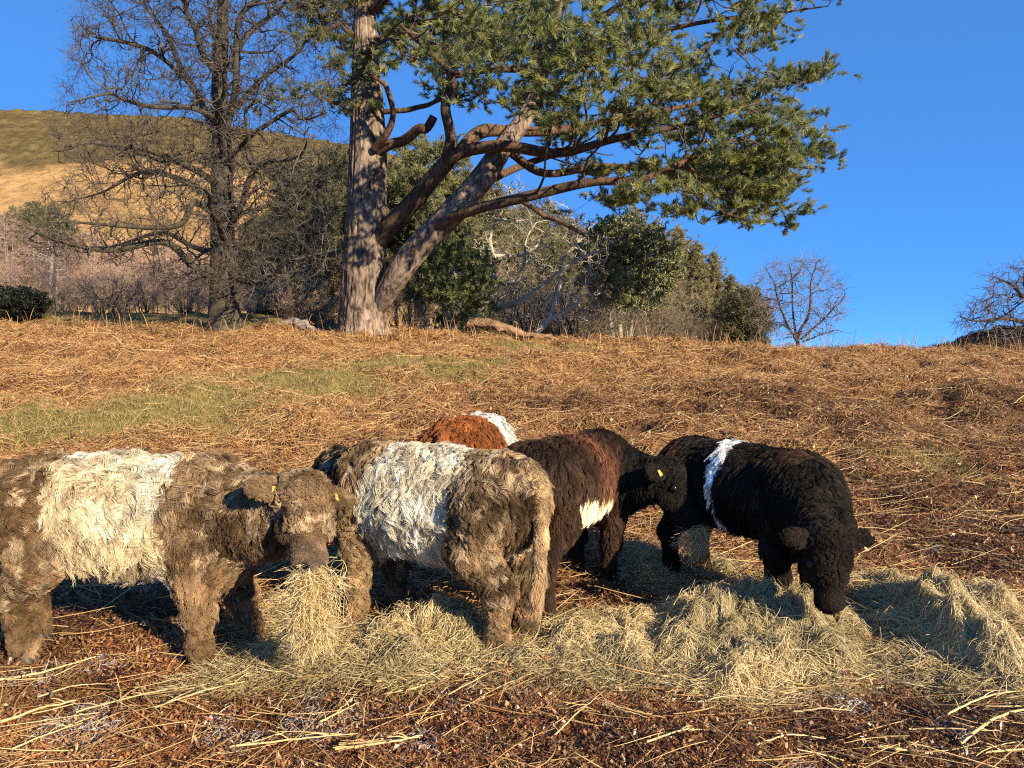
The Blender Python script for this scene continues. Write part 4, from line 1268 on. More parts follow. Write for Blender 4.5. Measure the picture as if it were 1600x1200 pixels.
    ar = np.linalg.norm(np.cross(V[tri[:, 1]] - V[tri[:, 0]], V[tri[:, 2]] - V[tri[:, 0]]), axis=1) / 2
    rtri = rv[tri[:, 0]]
    wgt = ar * np.choose(rtri, [1, 1.3, 2.0, 1.2, 2.6, 6.0, 3.0, 3.0])
    n = int(wgt.sum() * s * s * dens)
    ti = rng.choice(len(tri), n, p=wgt / wgt.sum())
    b = rng.random((n, 2)); fl = b.sum(1) > 1; b[fl] = 1 - b[fl]
    w = np.stack([1 - b.sum(1), b[:, 0], b[:, 1]], 1)[:, :, None]
    p = (V[tri[ti]] * w).sum(1); nn = unit((NV[tri[ti]] * w).sum(1))
    ok = (p[:, 2] > 0.05)
    p, nn = p[ok], nn[ok]; n = len(p)
    reg = regions(p)
    hx = headx(p)
    # comb direction
    side = np.where(p[:, 1] >= 0, 1.0, -1.0)
    swirl = (noise3(p, 4.5, seed) - 0.5)[:, None] * np.array([1.15, 0, 0]) + (noise3(p, 9.0, seed + 3) - 0.5)[:, None] * np.array([1.2, 1.0, 0]) * 0.8
    top = sstep(0.75, 0.98, nn[:, 2])[:, None]
    comb = np.array([-0.30, 0, -1.0]) + swirl
    comb = comb * (1 - top) + top * (np.array([-0.75, 0, 0]) + side[:, None] * np.array([0, 0.6, 0]) + swirl)
    m = reg == NECK; comb[m] = np.array([-0.35, 0, -1.0]) + swirl[m]
    m = (reg == UPLEG) | (reg == LOWLEG); comb[m] = np.array([-0.15, 0, -1.0]) + 0.6 * swirl[m]
    m = reg == CROWN; comb[m] = a * 0.55 + l * np.sign(hx[m][:, 1:2]) * 0.5 + rng.normal(0, 0.55, (m.sum(), 3))
    m = reg == FACE; comb[m] = a * 1.0 - u * 0.2 + rng.normal(0, 0.25, (m.sum(), 3))
    for sd in (0, 1):
        m = (reg == EAR) & (np.sign(hx[:, 1]) == (1 if sd == 0 else -1))
        comb[m] = earw[sd][1] * 0.9 + np.array([0, 0, -0.35]) + rng.normal(0, 0.3, (m.sum(), 3))
    m = reg == TAIL; comb[m] = np.array([0, 0, -1.0]) + 0.3 * swirl[m]
    comb = unit(comb - nn * (comb * nn).sum(1, keepdims=True))
    belly = (reg == TORSO) & (nn[:, 2] < -0.2)
    L = np.choose(reg, [0.082, 0.052, 0.030, 0.068, 0.026, 0.008, 0.020, 0.08]) * flen
    L[reg == FACE] = 0.006 + 0.014 * sstep(0.30, 0.16, hx[reg == FACE][:, 0])
    L[belly] = 0.10 * flen
    tm = reg == TAIL
    L[tm] = (0.035 + 0.10 * sstep(0.75, 0.35, p[tm][:, 2])) * tailfur
    eyed = np.minimum(np.linalg.norm(hx - np.array([0.15, 0.115, 0.02]), axis=1), np.linalg.norm(hx - np.array([0.15, -0.115, 0.02]), axis=1))
    L = np.where(eyed < 0.055, np.minimum(L, 0.008), L)
    L *= np.exp(rng.normal(0, 0.14, n)) * (0.75 + 0.5 * noise3(p, 14.0, seed + 8))
    lift = fur.get('lift', 1.0) * np.choose(reg, [0.40, 0.36, 0.40, 0.42, 0.50, 0.18, 0.22, 0.2])[:, None]
    curl = np.choose(reg, [0.012, 0.009, 0.005, 0.010, 0.012, 0.001, 0.003, 0.005]) * wave * (0.4 + 1.2 * noise3(p, 8.0, seed + 6)) * np.exp(rng.normal(0, 0.2, n))
    frq = np.choose(reg, [1.0, 1.0, 0.8, 1.0, 1.1, 0.5, 0.6, 1.2]) * (0.65 + 0.7 * noise3(p, 10.0, seed + 7))
    grav = np.choose(reg, [0.55, 0.4, 0.3, 0.55, 0.1, 0.0, 0.25, 0.8])[:, None]
    ph = noise3(p, 16.0, seed + 5) * 14.0 + rng.normal(0, 0.5, n)
    K = 7
    P = np.zeros((n, K, 3)); P[:, 0] = p
    cur = p.copy()
    for j in range(1, K):
        t = j / (K - 1)
        d = unit(comb * (0.45 + 0.75 * t) + nn * lift * (1.25 - 1.15 * t) + np.array([0, 0, -1.0]) * grav * t)
        cur = cur + d * (L / (K - 1))[:, None]
        P[:, j] = cur
    e1 = np.cross(nn, comb)
    tt = np.linspace(0, 1, K)[None, :]
    amp = curl[:, None] * sstep(0, 0.5, tt)
    arg = 2 * np.pi * frq[:, None] * tt + ph[:, None]
    P = P + (amp * (np.sin(arg) - np.sin(ph)[:, None]))[:, :, None] * e1[:, None] + (amp * 0.7 * np.abs(np.cos(arg) - np.cos(ph)[:, None]))[:, :, None] * nn[:, None]
    # single hairs of each lock
    rad = fur.get('rad', 0.019) / s * np.choose(reg, [1, 0.9, 0.75, 1, 0.8, 0.5, 0.6, 0.7])
    ang = rng.uniform(0, 6.28, (n, per)); rr = np.sqrt(rng.random((n, per))) * rad[:, None]
    off = rr[..., None] * (np.cos(ang)[..., None] * e1[:, None] + np.sin(ang)[..., None] * comb[:, None])
    lf = rng.uniform(0.72, 1.1, (n, per))
    shrink = (1 - fur.get('clump', 0.55) * tt[0] ** 0.9)[None, None, :, None]
    H = P[:, :1][:, None] + (P[:, None] - P[:, None, :1]) * lf[:, :, None, None] + off[:, :, None] * shrink
    H = H + rng.normal(0, 1, H.shape) * (0.0024 / s) * tt[0][None, None, :, None]
    hph = rng.uniform(0, 6.28, (n, per, 1))
    H = H + (0.0042 / s * wave * np.sin(hph + 7.0 * tt[0][None, None]) * tt[0][None, None])[..., None] * e1[:, None, None]
    base = color(p, reg, rng, hx)
    lock = np.exp(rng.normal(0, 0.10, (n, 1)) + fur.get('lockvar', 0.22) * 3.2 * (noise3(p, 26.0, seed + 9)[:, None] - 0.5))
    bright = fur.get('light')
    if bright is not None:
        lm = sstep(0.52, 0.75, noise3(p, 20.0, seed + 10) + rng.normal(0, 0.06, n))[:, None] * (base.mean(1, keepdims=True) < 0.4) * np.isin(reg, (TORSO, UPLEG, NECK, CROWN))[:, None]
        base = base * (1 - 0.75 * lm) + np.asarray(bright) * 0.75 * lm
    c = (base * lock)[:, None] * np.exp(rng.normal(0, 0.22, (n, per, 1)))
    hc = curves_data('cow_coat', (H * s).reshape(-1, K, 3), np.linspace(1, 0.3, K) * fur.get('r', 0.0016), c.reshape(-1, 3))
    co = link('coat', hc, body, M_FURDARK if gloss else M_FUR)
    co['kind'] = 'stuff'
    # ---- eyes, hooves, tags
    for sd in (1, -1):
        bpy_mesh = uv_ball(0.024 * k * s)
        e = link('eye', bpy_mesh, root, M_EYE); e.location = hp(0.150, sd * 0.110, 0.022) * s
    for key in ('f', 'h'):
        for sd in (1, -1):
            fx, fy = feet.get((key, sd), (0, 0))
            x, y = (0.405 + fx, sd * 0.15 + fy) if key == 'f' else (-0.515 + fx, sd * 0.145 + fy)
            parts = []
            for c2 in (0.026, -0.026):
                pp = np.array([[x + 0.02, y + c2, 0.0], [x + 0.016, y + c2, 0.03], [x, y + c2 * 0.9, 0.07]]) * s
                parts.append(tubes(pp[None], np.array([[0.034, 0.033, 0.028]]) * s, 10))
            Vh, Qh = join_arrays(parts)
            link('hoof', fast_mesh('hoof', Vh, Qh), root, M_HOOF)
    for sd, f_, r_ in tags:
        c, o_, w_, t_ = earw[0 if sd == 1 else 1]
        q = c + o_ * f_ * k + t_ * 0.022 * k + w_ * 0.02 * k
        aa, bb, nn_ = o_ * 0.013 * r_, w_ * 0.022 * r_, t_ * 0.003
        dn = np.array([0, 0, -1.0])
        aa = unit(o_ + 0.2 * dn) * 0.020 * r_; bb = unit(np.cross(t_, o_) * np.sign(np.cross(t_, o_) @ dn + 1e-6)) * 0.028 * r_
        vs = np.array([q + sx * aa * (0.7 if sy < 0 else 1) + sy * bb + sz * nn_ for sz in (-1, 1) for sx, sy in ((-1, -1), (1, -1), (1, 1), (-1, 1))]) * s
        fs = np.array([[0, 3, 2, 1], [4, 5, 6, 7], [0, 1, 5, 4], [1, 2, 6, 5], [2, 3, 7, 6], [3, 0, 4, 7]])
        link('ear_tag', fast_mesh('ear_tag', vs, fs, None, False), root, M_TAG)
    return root, hp, s


def uv_ball(r):
    import bmesh
    bm = bmesh.new()
    bmesh.ops.create_uvsphere(bm, u_segments=16, v_segments=10, radius=r)
    me = bpy.data.meshes.new('eye'); bm.to_mesh(me); bm.free()
    for pg in me.polygons: pg.use_smooth = True
    return me


def jag(p, seed, amp=0.05):
    return (noise3(p, 9.0, seed) - 0.5) * 2 * amp + (noise3(p, 28.0, seed + 1) - 0.5) * amp


def head_dark(c, hx, reg, dark):
    m = sstep(0.375, 0.392, hx[:, 0]) * (reg == FACE)
    pale = sstep(0.27, 0.34, hx[:, 0])[:, None] * (reg == FACE)[:, None] * 0.6
    c = c * (1 - pale) + (c * 0.6 + np.asarray(dark) * 0.9) * pale
    nos = np.minimum(np.linalg.norm(hx - np.array([0.405, 0.042, 0.008]), axis=1), np.linalg.norm(hx - np.array([0.405, -0.042, 0.008]), axis=1))
    lip = np.exp(-((hx[:, 2] + 0.048) / 0.010) ** 2) * sstep(0.29, 0.33, hx[:, 0])
    nl = np.maximum(sstep(0.030, 0.018, nos), lip)[:, None] * (reg == FACE)[:, None]
    c = c * (1 - nl) + np.array([0.012, 0.009, 0.008]) * nl
    m = m * (1 - nl[:, 0])
    c = c * (1 - m[:, None]) + np.asarray(dark) * m[:, None]
    e = np.minimum(np.linalg.norm(hx - np.array([0.15, 0.115, 0.02]), axis=1), np.linalg.norm(hx - np.array([0.15, -0.115, 0.02]), axis=1))
    e = sstep(0.055, 0.03, e)[:, None]
    return c * (1 - e) + np.array([0.03, 0.022, 0.018]) * e


def mottle(p, seed, a, b, sc=6.0):
    n = sstep(0.35, 0.65, noise3(p, sc, seed))[:, None]
    return np.asarray(a) * (1 - n) + np.asarray(b) * n


def col_dun_cream(p, reg, rng, hx):
    c = mottle(p, 41, (0.195, 0.116, 0.058), (0.36, 0.232, 0.122))
    hind = sstep(-0.2, -0.5, p[:, 0])[:, None]
    c = c * (1 - 0.25 * hind)
    j = jag(p, 43)
    belt = ((p[:, 0] + 0.10 * (p[:, 2] - 0.7) > -0.26 + j) & (p[:, 0] < 0.31 + 0.12 * (p[:, 2] - 0.7) + j) & (reg == TORSO))
    c = np.where(belt[:, None], mottle(p, 44, (0.86, 0.76, 0.56), (0.76, 0.60, 0.37), 5.0), c)
    hd = np.isin(reg, (FACE, EAR)) * 0.35 + (reg == NECK) * 0.35 + (reg == CROWN) * 0.15
    c = c * (1 - hd[:, None])
    return head_dark(c, hx, reg, (0.16, 0.12, 0.10))


def col_dun_white(p, reg, rng, hx):
    c = mottle(p, 51, (0.215, 0.135, 0.07), (0.42, 0.282, 0.147))
    dk = sstep(0.62, 0.72, noise3(p, 5.0, 57))[:, None] * (p[:, 0] < -0.2)[:, None]
    c = c * (1 - 0.6 * dk)
    c = np.where((reg == TAIL)[:, None], np.array([0.52, 0.36, 0.19]), c)
    j = jag(p, 53, 0.09)
    belt = (p[:, 0] > -0.36 + j + 0.25 * (p[:, 2] - 0.75) - 0.5 * np.maximum(0.62 - p[:, 2], 0)) & (p[:, 0] < 0.33 + j) & (reg == TORSO)
    c = np.where(belt[:, None], mottle(p, 54, (0.90, 0.81, 0.62), (0.78, 0.66, 0.46), 5.0), c)
    hd = (reg == CROWN) | (reg == FACE) | (reg == EAR) | ((reg == NECK) & (hx[:, 0] > -0.3))
    c = np.where(hd[:, None], np.array([0.028, 0.02, 0.015]), c)
    return c


def col_brown(p, reg, rng, hx):
    c = mottle(p, 61, (0.020, 0.013, 0.009), (0.042, 0.024, 0.015))
    red = np.exp(-((p[:, 0] - 0.08) / 0.15) ** 2)[:, None] * sstep(0.42, 0.6, p[:, 2])[:, None] * (reg == TORSO)[:, None] * (0.4 + 0.8 * noise3(p, 7, 62))[:, None]
    c = c * (1 - red) + np.array([0.13, 0.055, 0.03]) * red
    j = jag(p, 63, 0.05)
    w = (p[:, 0] > -0.50 + j) & (p[:, 0] < 0.13 + j) & (p[:, 2] < 0.64 + j * 1.2) & (reg == TORSO)
    c = np.where(w[:, None], np.array([0.74, 0.63, 0.44]), c)
    hd = (reg == CROWN) | (reg == FACE) | (reg == EAR) | (reg == NECK)
    return np.where(hd[:, None], np.array([0.013, 0.0115, 0.0095]), c)


def col_black(p, reg, rng, hx):
    c = mottle(p, 71, (0.007, 0.0062, 0.0056), (0.017, 0.013, 0.010))
    br = sstep(0.6, 0.75, noise3(p, 5.0, 72))[:, None] * ((p[:, 2] > 0.7) & (reg == TORSO))[:, None]
    c = c * (1 - br) + np.array([0.055, 0.027, 0.016]) * br
    j = jag(p, 73, 0.035)
    xb = -0.03 - 0.02 * (p[:, 2] - 0.75)
    hw = 0.024 + 0.030 * sstep(0.75, 1.0, p[:, 2])
    w = (np.abs(p[:, 0] - xb + j * 0.6) < hw) & (p[:, 2] > 0.50 + j) & (reg == TORSO)
    return np.where(w[:, None], np.array([0.80, 0.75, 0.66]), c)


def col_red(p, reg, rng, hx):
    c = mottle(p, 81, (0.25, 0.082, 0.024), (0.37, 0.125, 0.038))
    j = jag(p, 83, 0.05)
    w = (p[:, 0] > 0.10 + j) & (p[:, 0] < 0.45 + j) & (reg == TORSO)
    return np.where(w[:, None], np.array([0.80, 0.75, 0.66]), c)


def yaw_of(x, y):
    return math.atan2(y, x)


cow1 = build_cow('grey-brown cow with broad cream belt, at far left, head turned with hay in its mouth', (-1.945, 3.73), math.radians(-2), 1.0,
                 at(472, 768, 3.42), at(487, 884, 3.16), (0.62, -0.70, 0.38), col_dun_cream,
                 dict(light=(0.60, 0.45, 0.28), lightfrac=0.30, r=0.00105, lockvar=0.42, rad=0.0145, clump=0.68), 101, ears=(0.22, 0.15), tags=((1, -0.03, 0.62), (-1, -0.03, 0.5)),
                 feet={('f', -1): (0.03, 0.0), ('f', 1): (0.16, 0.0), ('h', -1): (0.06, 0), ('h', 1): (-0.07, 0)}, dens=3900, per=11, wave=1.2, head_s=1.0)
cow2 = build_cow('grey-brown cow with white belt seen from behind, pale tail hanging down', (-0.45, 4.08), yaw_of(-0.84, 0.54), 1.0,
                 at(530, 722, 4.85), at(512, 830, 4.78), (-0.75, -0.35, 0.5), col_dun_white,
                 dict(light=(0.66, 0.50, 0.31), lightfrac=0.34, r=0.00105, lockvar=0.45, rad=0.0145, clump=0.70), 202, ears=(0.3, -0.2),
                 tail=[(-0.62, 0.01, 0.95), (-0.71, 0.02, 0.88), (-0.735, 0.045, 0.62), (-0.72, 0.06, 0.36)],
                 feet={('h', 1): (0.0, -0.02), ('f', 1): (0.03, 0.0)}, dens=3900, per=11, wave=1.2, tailfur=1.0, flen=1.08)
cow3 = build_cow('dark brown cow with white belly patch and black head, beside the pale tail', (0.36, 4.74), yaw_of(0.55, 0.835), 1.0,
                 at(1036, 735, 4.76), at(1086, 822, 4.60), (0.75, -0.25, 0.45), col_brown,
                 dict(r=0.00105, lockvar=0.42, lift=0.8, rad=0.015, clump=0.7), 303, ears=(0.5, 0.5), tags=((-1, 0.0, 0.7),), gloss=True, dens=2800, flen=0.95, wave=0.38,
                 feet={('f', -1): (-0.1, 0.0)})
cow4 = build_cow('black cow with thin white stripe round its body, head down grazing', (1.46, 4.60), yaw_of(0.50, -0.86), 0.965,
                 at(1290, 838, 3.74), at(1300, 958, 3.64), (0.12, -0.9, 0.30), col_black,
                 dict(r=0.00105, lockvar=0.45, lift=0.8, rad=0.015, clump=0.7), 404, ears=(0.0, 0.0), gloss=True, dens=2800, flen=0.90, wave=0.38, head_s=0.92)
cow5 = build_cow('red cow with white belt, only its back showing behind the others', (-0.33, 5.90), yaw_of(0.26, 0.96), 0.95,
                 at(760, 800, 6.5), at(765, 860, 6.8), (0.0, 0.3, 0.9), col_red,
                 dict(r=0.0020, lockvar=0.25), 505, dens=1500, per=10)


#@@GROUNDCOVER
# ------------------------------------------------------------------ hay
def heap_height(x, y, bumps, seed):
    h = np.zeros(np.shape(x))
    for bx, by, rx, ry, hh in bumps:
        d = ((x - bx) / rx) ** 2 + ((y - by) / ry) ** 2
        h = h + (hh * np.exp(-1.5 * d)) ** 2
    h = np.sqrt(h)
    n = (noise2(x * 4.5, y * 4.5, seed) - 0.5) * 0.55 + (noise2(x * 11, y * 11, seed + 1) - 0.5) * 0.6 + (noise2(x * 26, y * 26, seed + 2) - 0.5) * 0.45
    return np.maximum(0.72 * h * np.clip(1 + n, 0.1, 1.9) - 0.042, 0)


HAYCOLS = np.array([(0.66, 0.49, 0.22), (0.58, 0.43, 0.19), (0.74, 0.57, 0.29), (0.42, 0.31, 0.13), (0.54, 0.43, 0.19), (0.80, 0.66, 0.38)])


def hay_heap(label, spots, n, seed, group='heaps of hay on the ground', spread=1.0):
    """spots: (u, v, half width px, half depth m, height m)"""
    rng = np.random.default_rng(seed)
    bumps = []
    for u, v, ru, ry, hh in spots:
        c = ground_hit(u, v)
        bumps.append((c[0], c[1], ru / F_PX * c[1], ry, hh))
    bumps = [(a_, b_, c_ * 1.15, d_ * 1.3, e_) for a_, b_, c_, d_, e_ in bumps]
    B = np.array(bumps)
    lo, hi = (B[:, :2] - 1.35 * B[:, 2:4]).min(0), (B[:, :2] + 1.35 * B[:, 2:4]).max(0)
    c0 = np.array([*(lo + hi) / 2, 0]); c0[2] = terrain_base(c0[0], c0[1])
    root = empty('hay_heap', c0)
    tag(root, label, 'hay', group)
    xs, ys = np.arange(lo[0], hi[0], 0.03), np.arange(lo[1], hi[1], 0.03)
    X, Y = np.meshgrid(xs, ys)
    Hh = heap_height(X, Y, bumps, seed)
    Z = terrain(X, Y) + np.where(Hh > 0.004, Hh - 0.022, -0.06)
    idx = np.arange(X.size).reshape(X.shape)
    Q = np.stack([idx[:-1, :-1], idx[:-1, 1:], idx[1:, 1:], idx[1:, :-1]], -1).reshape(-1, 4)
    hq = Hh.reshape(-1)[Q].max(1)
    V = np.stack([X, Y, Z], -1).reshape(-1, 3)
    used, inv = np.unique(Q[hq > 0.004], return_inverse=True)
    col = np.array([0.30, 0.22, 0.08])[None] * (0.6 + 0.8 * noise2(V[used][:, 0] * 9, V[used][:, 1] * 9, 3))[:, None]
    link('mound', fast_mesh('hay_mound', V[used] - c0, inv.reshape(-1, 4), col), root, M_HAYBASE)
    # strands
    wts = B[:, 2] * B[:, 3]
    bi_ = rng.choice(len(B), n, p=wts / wts.sum())
    r = np.sqrt(rng.random(n)) * (1.0 + 0.3 * rng.random(n) ** 2 * spread); a = rng.random(n) * 6.283
    x0, y0 = B[bi_, 0] + r * np.cos(a) * B[bi_, 2], B[bi_, 1] + r * np.sin(a) * B[bi_, 3]
    K = 7
    L = rng.uniform(0.06, 0.22, n)
    flow = noise2(x0 * 3.2, y0 * 3.2, seed + 7) * 9.0
    th0 = flow + rng.normal(0, 1.3, n)
    curv = rng.normal(0, 7.0, n)
    P = np.zeros((n, K, 3))
    x, y, th = x0.copy(), y0.copy(), th0.copy()
    lift = rng.normal(0.0, 0.012, n) + 0.05 * rng.random(n) ** 3
    fly = (rng.random(n) < 0.22)
    tilt = np.where(fly, rng.uniform(-0.15, 0.65, n), rng.normal(0, 0.2, n))
    for j in range(K):
        t = j / (K - 1)
        hz = heap_height(x, y, bumps, seed)
        P[:, j, 0], P[:, j, 1] = x, y
        P[:, j, 2] = terrain(x, y) + hz + lift + tilt * L * (t - 0.3) + np.abs(curv) * 0.0012 * np.sin(np.pi * t)
        st = L / (K - 1) * np.where(fly, 0.7, 1.0)
        x = x + np.cos(th) * st; y = y + np.sin(th) * st
        th = th + curv * st * (1 + 0.5 * np.sin(6 * t))
    P[:, :, 2] = np.maximum(P[:, :, 2], terrain(P[:, :, 0], P[:, :, 1]) + 0.004)
    ki = rng.integers(0, len(HAYCOLS), n)
    dull = sstep(0.42, 0.68, noise2(x0 * 3.6, y0 * 3.6, seed + 21))[:, None]
    cl = (HAYCOLS[ki] * (1 - 0.5 * dull) + np.array([0.24, 0.20, 0.085]) * 0.5 * dull) * np.exp(rng.normal(0, 0.22, (n, 1)))
    o = link('strands', curves_data('hay_strands', P - c0, np.array([1, 1, 1, 1, 0.9, 0.8, 0.5]) * 0.0015, cl), root, M_HAY)
    o['kind'] = 'stuff'


hay_heap('broad pale hay heap in front of the grazing black cow, the largest heap', [(1110, 1005, 80, 0.30, 0.29), (1180, 985, 110, 0.34, 0.26), (1270, 1000, 80, 0.30, 0.24), (1060, 1040, 60, 0.22, 0.18),
         (1160, 1060, 70, 0.22, 0.17), (1135, 1085, 45, 0.12, 0.12), (1310, 1040, 60, 0.18, 0.12), (1230, 1050, 80, 0.2, 0.16)], 42000, 1)
hay_heap('hay heap at far right with a long ridge running towards the viewer', [(1420, 945, 50, 0.30, 0.20), (1470, 985, 60, 0.30, 0.33), (1500, 1030, 55, 0.26, 0.31), (1550, 1065, 60, 0.20, 0.22), (1400, 1000, 45, 0.2, 0.12), (1430, 1055, 60, 0.15, 0.10), (1600, 1080, 50, 0.16, 0.12), (1500, 1090, 30, 0.09, 0.07)], 34000, 2)
hay_heap('small hay heap set behind the far right ridge of hay', [(1550, 965, 38, 0.25, 0.22), (1520, 975, 30, 0.2, 0.12)], 7000, 3)
hay_heap('hay heap under the belly of the pale-tailed cow with two upright tufts', [(620, 1010, 55, 0.22, 0.20), (690, 1000, 55, 0.24, 0.22), (650, 1050, 60, 0.18, 0.15), (740, 1010, 50, 0.22, 0.16), (610, 1065, 45, 0.12, 0.10), (580, 1035, 40, 0.14, 0.09)], 26000, 4)
hay_heap('thin hay spread between the pale-tailed cow and the largest heap', [(880, 1020, 55, 0.22, 0.13), (950, 1010, 60, 0.25, 0.15), (990, 1045, 50, 0.2, 0.14), (820, 1050, 50, 0.14, 0.08), (910, 1055, 60, 0.13, 0.09), (1000, 995, 50, 0.2, 0.14), (770, 1060, 40, 0.1, 0.06)], 22000, 5)
hay_heap('trampled hay under the head of the cream-belted cow', [(440, 1035, 65, 0.22, 0.12), (490, 1030, 50, 0.25, 0.13), (380, 1060, 50, 0.14, 0.07), (510, 1060, 40, 0.12, 0.06), (440, 975, 40, 0.2, 0.06), (330, 1075, 40, 0.08, 0.04)], 20000, 6)
hay_heap('loose hay behind the cows, seen between brown cow and striped black cow', [(1030, 905, 40, 0.30, 0.12), (1130, 905, 30, 0.25, 0.10), (1000, 885, 30, 0.3, 0.08), (1230, 930, 25, 0.2, 0.08)], 9000, 7)


def hay_wisp(label, top, length, r0, r1, n, seed, locks=15):
    """a torn mouthful: ragged hanks of curved strands hanging to different lengths"""
    rng = np.random.default_rng(seed)
    top = np.asarray(top, float)
    K = 8
    a = rng.random(locks) * 6.283
    st = np.stack([np.cos(a), 0.7 * np.sin(a), np.zeros(locks)], -1) * r0 * np.sqrt(rng.random((locks, 1)))
    end = np.stack([np.cos(a), 0.7 * np.sin(a), np.zeros(locks)], -1) * r1 * rng.uniform(0.3, 1.2, (locks, 1)) + rng.normal(0, 0.02, (locks, 3)) * np.array([1, 1, 0])
    ll = length * rng.uniform(0.45, 1.15, locks)
    sway = rng.normal(0, 0.022, (locks, 3)) * np.array([1, 1, 0])
    k = rng.choice(locks, n, p=ll / ll.sum())
    s0 = rng.random(n)
    hank = 0.010 + 0.030 * np.sin(np.pi * np.clip(0.15 + 0.8 * s0, 0, 1))
    start = st[k] + (end[k] - st[k]) * s0[:, None] ** 0.8 + sway[k] * np.sin(3.5 * s0 + k)[:, None] + rng.normal(0, 0.55, (n, 3)) * hank[:, None]
    start[:, 2] -= ll[k] * s0
    d = unit(np.array([0, 0, -1.0]) * rng.uniform(0.0, 1.3, (n, 1)) + rng.normal(0, 0.6, (n, 3)))
    bend = rng.normal(0, 1, (n, 3)) * 9
    L = rng.uniform(0.04, 0.13, n)
    P = np.zeros((n, K, 3)); cur = start.copy()
    for j in range(K):
        P[:, j] = cur
        cur = cur + d * (L / (K - 1))[:, None]
        d = unit(d + (bend + np.array([0, 0, -4.0])) * (L / (K - 1))[:, None])
    P[:, :, 2] = np.minimum(P[:, :, 2], 0.012)
    P[:, :, 2] = np.maximum(P[:, :, 2], float(terrain(top[0], top[1])) - top[2] + 0.02)
    cl = HAYCOLS[rng.integers(0, len(HAYCOLS), n)] * np.exp(rng.normal(0, 0.22, (n, 1)))
    o = link('hay_wisp', curves_data('hay_wisp', P, np.array([1, 1, 1, 1, 1, 0.9, 0.8, 0.5]) * 0.00115, cl), None, M_HAY)
    o.location = top
    tag(o, label, 'hay', 'mouthfuls of hay')


hay_wisp('long mouthful of hay hanging from the cream-belted cow down to the ground', at(484, 882, 3.17), 0.34, 0.03, 0.075, 2600, 51, 10)
hay_wisp('short greenish mouthful of hay hanging from the black-headed brown cow', at(1088, 824, 4.58), 0.15, 0.03, 0.04, 600, 52, 6)


# ------------------------------------------------------------------ dead bracken, grass, stalks
def spread_points(n, rng, y0=2.35, y1=29.0, xk=0.80, pw=1.0):
    """more per square metre near the viewer, thinning with distance"""
    Y = y0 * (y1 / y0) ** (rng.random(n) ** pw)
    x = (rng.random(n) * 2 - 1) * xk * (Y + 0.5)
    return x, Y


def strands_on_ground(x, y, L, th, rng, K, lift, tilt, curv):
    n = len(x)
    P = np.zeros((n, K, 3))
    for j in range(K):
        t = j / (K - 1)
        P[:, j, 0], P[:, j, 1] = x, y
        P[:, j, 2] = terrain(x, y) + lift + tilt * L * (t - 0.25)
        x = x + np.cos(th) * L / (K - 1); y = y + np.sin(th) * L / (K - 1)
        th = th + curv / (K - 1)
    return P


RUST = np.array([(0.30, 0.11, 0.036), (0.40, 0.17, 0.058), (0.20, 0.075, 0.03), (0.50, 0.26, 0.095), (0.62, 0.39, 0.16), (0.12, 0.05, 0.024), (0.34, 0.14, 0.05)])
TAN = np.array([(0.54, 0.30, 0.105), (0.60, 0.36, 0.14), (0.42, 0.21, 0.075), (0.70, 0.47, 0.20), (0.30, 0.13, 0.05), (0.50, 0.26, 0.09)])


def bracken_colour(x, y, rng):
    n = len(x)
    far = sstep(6.5, 12, y)
    nz = noise2(x * 0.9, y * 0.9, 61)
    tm = dark_spot_mask(x, y)
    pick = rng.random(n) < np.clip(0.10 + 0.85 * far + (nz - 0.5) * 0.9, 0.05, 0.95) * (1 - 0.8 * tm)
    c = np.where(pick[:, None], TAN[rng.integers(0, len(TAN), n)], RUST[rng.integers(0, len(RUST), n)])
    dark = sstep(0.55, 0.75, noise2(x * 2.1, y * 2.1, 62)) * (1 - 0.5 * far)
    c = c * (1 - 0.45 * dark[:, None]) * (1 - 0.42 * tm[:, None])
    return c * np.exp(rng.normal(0, 0.25, (n, 1)))


def keep_bracken(x, y, rng, amt=1.0):
    return (rng.random(len(x)) > amt * grass_mask(x, y)) & (rng.random(len(x)) > 0.95 * heath_mask(x, y))


